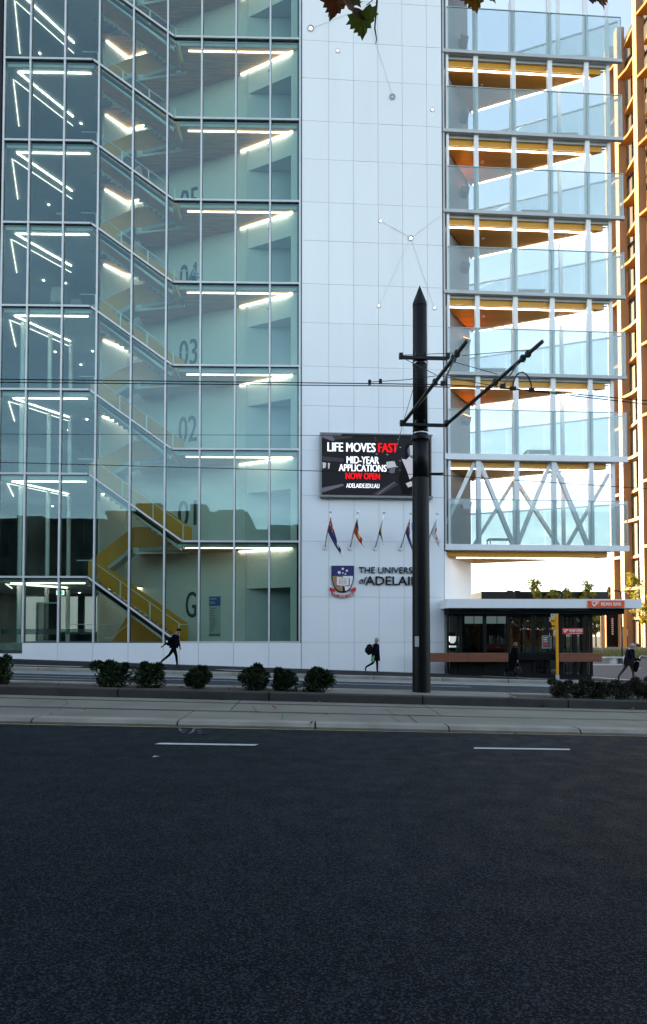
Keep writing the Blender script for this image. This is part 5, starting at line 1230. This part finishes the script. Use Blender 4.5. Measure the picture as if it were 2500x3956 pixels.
HAIRB = mat('hair_blonde', (.30,.24,.14), .6, .25, 18); HAIRG = mat('hair_grey', (.30,.30,.31), .6, .2, 18); HAIRR = mat('hair_auburn', (.09,.035,.018), .6, .25, 18); BLUE = mat('blue_cloth', (.05,.16,.42), .8, .1)
BONES = [('pelvis','belly'),('belly','chest'),('chest','neck'),('neck','head'),('head','crown'),('pelvis','hipL'),('hipL','kneeL'),('kneeL','ankL'),('ankL','toeL'),('pelvis','hipR'),('hipR','kneeR'),('kneeR','ankR'),('ankR','toeR'),('chest','shL'),('shL','elL'),('elL','wrL'),('chest','shR'),('shR','elR'),('elR','wrR')]
def person(label, x, y, H, lean, legs, arms, cols, coat=None, hair=None, headfwd=.06, hat=False, build=1.0, z_off=0):
    """walks to the right; legs/arms: joints (x, z) for near (R) and far (L) side, in units of a 1.75 m figure"""
    s = H/1.75; t = thing('person', label, 'person', (x, y, gz(x, y)+z_off)); t.scale = (s, s, s)
    f = lambda a, b, c: (a, b, c)
    J = {'pelvis': ((0,0,.95), (.125*build,.155*build)), 'belly': ((lean*.35,0,1.12), (.115*build,.15*build)), 'chest': ((lean*.75,0,1.32), (.125*build,.17*build)), 'neck': ((lean+.005,0,1.475), .058), 'head': ((lean+headfwd,0,1.585), (.082,.075)), 'crown': ((lean+headfwd+.015,0,1.675), (.072,.068))}
    for sd, yy in (('R', -1), ('L', 1)):
        k_, a_, t_ = legs[sd]; J['hip'+sd] = ((0.0, .085*yy, .90), .098*build); J['knee'+sd] = ((k_[0], .09*yy, k_[1]), .066); J['ank'+sd] = ((a_[0], .09*yy, a_[1]), .045); J['toe'+sd] = ((t_[0], .095*yy, t_[1]), (.035,.042))
        e_, w_ = arms[sd]; J['sh'+sd] = ((lean*.85, .195*yy*build, 1.40), .072*build); J['el'+sd] = ((e_[0], .235*yy, e_[1]), .055); J['wr'+sd] = ((w_[0], .225*yy, w_[1]), .036)
    sm = {'belly':0,'chest':0,'neck':0,'head':2,'crown':2,'hipL':1,'hipR':1,'kneeL':1,'kneeR':1,'ankL':1,'ankR':1,'toeL':3,'toeR':3,'shL':0,'shR':0,'elL':0,'elR':0,'wrL':0,'wrR':0}
    skin_body('body', J, BONES, [cols['top'], cols['legs'], SKIN, SHOE], sm, t)
    for sd in 'RL':
        w_ = Vector(J['wr'+sd][0]); e_ = Vector(J['el'+sd][0]); hand(w_, (w_-e_), t, SKIN)
    hx, hz = lean+headfwd, 1.60
    nb = MB(); nb.tube([(hx+.072,0,hz+.035),(hx+.105,0,hz-.012),(hx+.08,0,hz-.02)], [.008,.016,.01], 6); nb.build('nose', SKIN, t, smooth=True)
    for yy in (-1, 1):
        MB().ball((hx+.066, yy*.03, hz+.03), .011, 6, 4).build('eye', M['black'], t); MB().ball((hx-.005, yy*.083, hz), .022, 8, 5, 1.5).build('ear', SKIN, t)
    MB().box(hx+.07, hx+.083, -.022, .022, hz-.052, hz-.044).build('mouth', mat('lips', (.3,.12,.1), .6, 0), t)
    if hair:
        m_, back, drop = hair
        hb = MB(); hb.tube([(hx-.03,0,hz-drop),(hx-.035,0,hz-.02),(hx-.015,0,hz+.06),(hx+.0,0,hz+.115),(hx+.01,0,hz+.145)], [.06+back,.092+back*.6,.098,.078,.02], 14); hb.build('hair', m_, t, smooth=True)
    if hat: MB().tube([(hx+.0,0,hz+.035),(hx+.005,0,hz+.08),(hx+.01,0,hz+.125),(hx+.015,0,hz+.15)], [.100,.104,.082,.02], 14).build('beanie', M['blackmat'], t, smooth=True)
    if coat:
        z0, fl, m_ = coat; n = 16; mb = MB()
        prof = [(1.44,.10,.15,lean*.9),(1.36,.135,.20,lean*.8),(1.15,.15,.19,lean*.4),(.98,.165,.195,.0),(z0,.15+fl,.19+fl*.5,-.01)]
        vs = []
        for z, rx_, ry, ox in prof:
            for i in range(n): a = 2*math.pi*i/n; vs.append((ox+rx_*1.16*build*math.cos(a), ry*1.1*build*math.sin(a), z+.012*math.sin(3*a)))
        mb.add(vs, [(j*n+i, j*n+(i+1) % n, (j+1)*n+(i+1) % n, (j+1)*n+i) for j in range(len(prof)-1) for i in range(n)]); mb.build('coat', m_, t, smooth=True)
    return t
STR = dict(R=((.06,.50),(.10,.09),(.27,.035)), L=((-.20,.53),(-.50,.22),(-.46,.05)))
p = at(672, 2570, 28.3)
P1 = person('person in black jacket, beanie and trousers striding past the stair glass', p.x, 28.3, 1.76, .07, dict(R=((.13,.50),(.17,.09),(.35,.03)), L=((-.22,.55),(-.60,.24),(-.56,.06))), dict(R=((-.22,1.14),(-.42,.98)), L=((.16,1.12),(.22,.92))), dict(top=COAT, legs=TROU), coat=(.86,.0,COAT), headfwd=.14, hat=True, build=1.12)
MB().tube([(.02,0,1.45),(.03,0,1.50)], [.085,.075], 12).build('blue_collar', BLUE, P1); MB().box(-.30,-.22,-.29,-.265,1.12,1.20).build('glove_patch', M['signwhite'], P1)
def pack(label, x, y, z, s, col=M['blackmat']):
    t = thing('backpack', label, 'backpack', (x, y, z)); MB().tube([(0,0,0),(-.03,0,.1),(-.04,0,.28),(-.01,0,.42),(.03,0,.48)], [.10,.17,.175,.13,.04], 12).build('bag', col, t, smooth=True)
    MB().tube([(-.12,0,.08),(-.17,0,.15),(-.17,0,.26),(-.12,0,.3)], [.05,.08,.08,.04], 10).build('pocket', col, t, smooth=True)
    for yy in (-.1,.1): MB().tube([(.06,yy,.42),(.22,yy,.48),(.28,yy,.3),(.08,yy,.06)], .018, 6).build('strap', M['black'], t)
    t.scale = (s, s, s); return t
gp = gz(p.x, 28.3); pack('slim black backpack on the person in the beanie', p.x-.20, 28.3, gp+.98, .8)
p = at(1452, 2595, 28.5); gp = gz(p.x, 28.5)
P2 = person('person with blonde hair in long dark coat walking along the white wall', p.x, 28.5, 1.64, .02, dict(R=((.06,.50),(.06,.09),(.24,.03)), L=((-.12,.50),(-.48,.30),(-.50,.10))), dict(R=((-.02,1.10),(-.10,.86)), L=((.08,1.1),(.1,.86))), dict(top=NAVYC, legs=COAT), coat=(.62,.05,COAT), hair=(HAIRB,.012,.10), headfwd=.05)
pack('bulky black backpack worn by the blonde haired walker', p.x-.26, 28.5, gp+.86, .98)
gb_ = thing('green_bag', 'small green shopping bag in the hand of the blonde haired walker', 'bag', (p.x-.17, 28.24, gp+.54)); MB().prism([(-.07,-.03,0),(.06,-.03,0),(.085,-.02,.2),(-.06,-.02,.22)], (0,.07,0)).build('bag', mat('green_plastic', (.07,.32,.12), .45, .1, 8), gb_, bevel=.012); MB().tube([(-.03,0,.2),(0.03,0,.31),(.06,0,.2)], .006, 5).build('handle', mat('green_plastic2', (.07,.32,.12), .45, 0), gb_)
p = at(1986, 2615, 28.0); gp = gz(p.x, 28.0)
P3 = person('person with auburn hair in long black coat passing the kiosk', p.x, 28.0, 1.62, .03, dict(R=((.04,.50),(.04,.09),(.22,.03)), L=((-.14,.48),(-.42,.26),(-.43,.07))), dict(R=((.06,1.1),(.10,.86)), L=((.0,1.1),(-.04,.86))), dict(top=COAT, legs=COAT), coat=(.36,.07,COAT), hair=(HAIRR,.03,.11), headfwd=.06)
hb_ = thing('handbag', 'black handbag with looped handles carried by the auburn haired walker', 'bag', (p.x+.08, 27.76, gp+.25)); MB().prism([(-.2,-.06,0),(.2,-.06,0),(.13,-.04,.26),(-.13,-.04,.26)], (0,.13,0)).build('bag', M['black'], hb_, bevel=.02); MB().tube([(-.1,0,.26),(-.06,0,.42),(.0,0,.5),(.06,0,.42),(.1,0,.26)], .01, 6).build('handle', M['black'], hb_); MB().box(-.03,.03,-.075,-.062,.2,.23).build('clasp', M['steel'], hb_)
p = at(2432, 2622, 27.6); gp = gz(p.x, 27.6)
P4 = person('grey haired person in navy jacket and khaki trousers carrying bag at right', p.x, 27.6, 1.72, .08, dict(R=((.12,.50),(.15,.09),(.33,.03)), L=((-.20,.54),(-.46,.22),(-.45,.04))), dict(R=((.08,1.13),(.20,.92)), L=((.12,1.12),(.22,.95))), dict(top=NAVYC, legs=KHAKI), coat=(.76,.02,NAVYC), hair=(HAIRG,.0,.02), headfwd=.09, build=1.1)
MB().tube([(.075,0,1.44),(.09,0,1.485)], [.088,.075], 12).build('shirt_collar', M['white'], P4)
sbg = thing('shoulder_bag', 'black shoulder bag at the hip of the grey haired walker', 'bag', (p.x-.16, 27.3, gp+.72)); MB().prism([(-.2,-.06,0),(.2,-.06,0),(.21,-.05,.26),(-.19,-.05,.28)], (0,.13,0)).build('bag', M['blackmat'], sbg, bevel=.025); MB().tube([(-.15,0,.26),(0,.06,.7),(.14,.1,.72),(.17,0,.26)], .015, 6).build('strap', M['black'], sbg)
ct = thing('carried_coat', 'dark folded coat draped over the arm of the grey haired walker', 'coat', (p.x+.16, 27.34, gp+.42)); MB().prism([(-.10,-.05,.04),(.03,-.05,0),(.12,-.05,.24),(.15,-.05,.44),(.0,-.05,.50),(-.08,-.05,.3)], (0,.11,0)).build('coat', COAT, ct, bevel=.02); MB().tube([(-.02,0,.55),(.1,0,.58),(.2,0,.53)], .05, 8).build('fold', COAT, ct, smooth=True)

# two people seen through the stair glass
SHIRT = mat('pale_blue_shirt', (.25,.36,.45), .8, .1)
P5 = person('person in pale blue shirt on the landing marked 04 behind the glass', -6.35, 33.2, 1.7, .03, dict(R=((.02,.5),(.0,.09),(.16,.03)), L=((.0,.5),(-.03,.09),(.13,.03))), dict(R=((.06,1.12),(.24,1.1)), L=((.06,1.12),(.22,1.14))), dict(top=SHIRT, legs=TROU), hair=(HAIRR,.0,.03))
P5.location.z = 20.11
P6 = person('person in dark clothes on an upper left stair landing behind the glass', -11.75, 33.2, 1.75, .03, dict(R=((.03,.5),(.0,.09),(.16,.03)), L=((-.02,.5),(-.06,.09),(.10,.03))), dict(R=((.03,1.12),(.08,.88)), L=((.03,1.12),(.08,.88))), dict(top=COAT, legs=TROU), hair=(HAIRR,.0,.03))
P6.location.z = 31.95
# litter
rnd = random.Random(77); lm = MB()
for i in range(420):
    x = rnd.uniform(-13, 13); y = rnd.uniform(15.0, 16.0)
    if .3 < x < 5: continue
    z = gz(x, y)+rnd.uniform(-.015,.02); a = rnd.uniform(0, 6.28); r = rnd.uniform(.015,.05); lm.k = rnd.choice((0,0,1))
    c, s_ = math.cos(a)*r, math.sin(a)*r; lm.add([(x-c,y-s_,z),(x+s_,y-c,z+.01),(x+c,y+s_,z+.02),(x-s_,y+c,z+.005)], [(0,1,2,3)])
tag(lm.build('leaf_litter', [M['deadleaf'], M['kerbdark']]), 'scattered dry leaf litter on the median soil', 'leaves', kind='stuff')
Y = 1.65*FPX/(2932-2456); q = at(605, 2932, Y); o = MB().add([(-.05,-.02,0),(.05,-.015,.012),(.045,.02,.004),(-.04,.025,.01)], [(0,1,2,3)]).build('paper_scrap', M['paint']); o.location = (q.x, Y, gz(q.x, Y)+.012); tag(o, 'small white paper scrap lying on the dark road', 'litter')
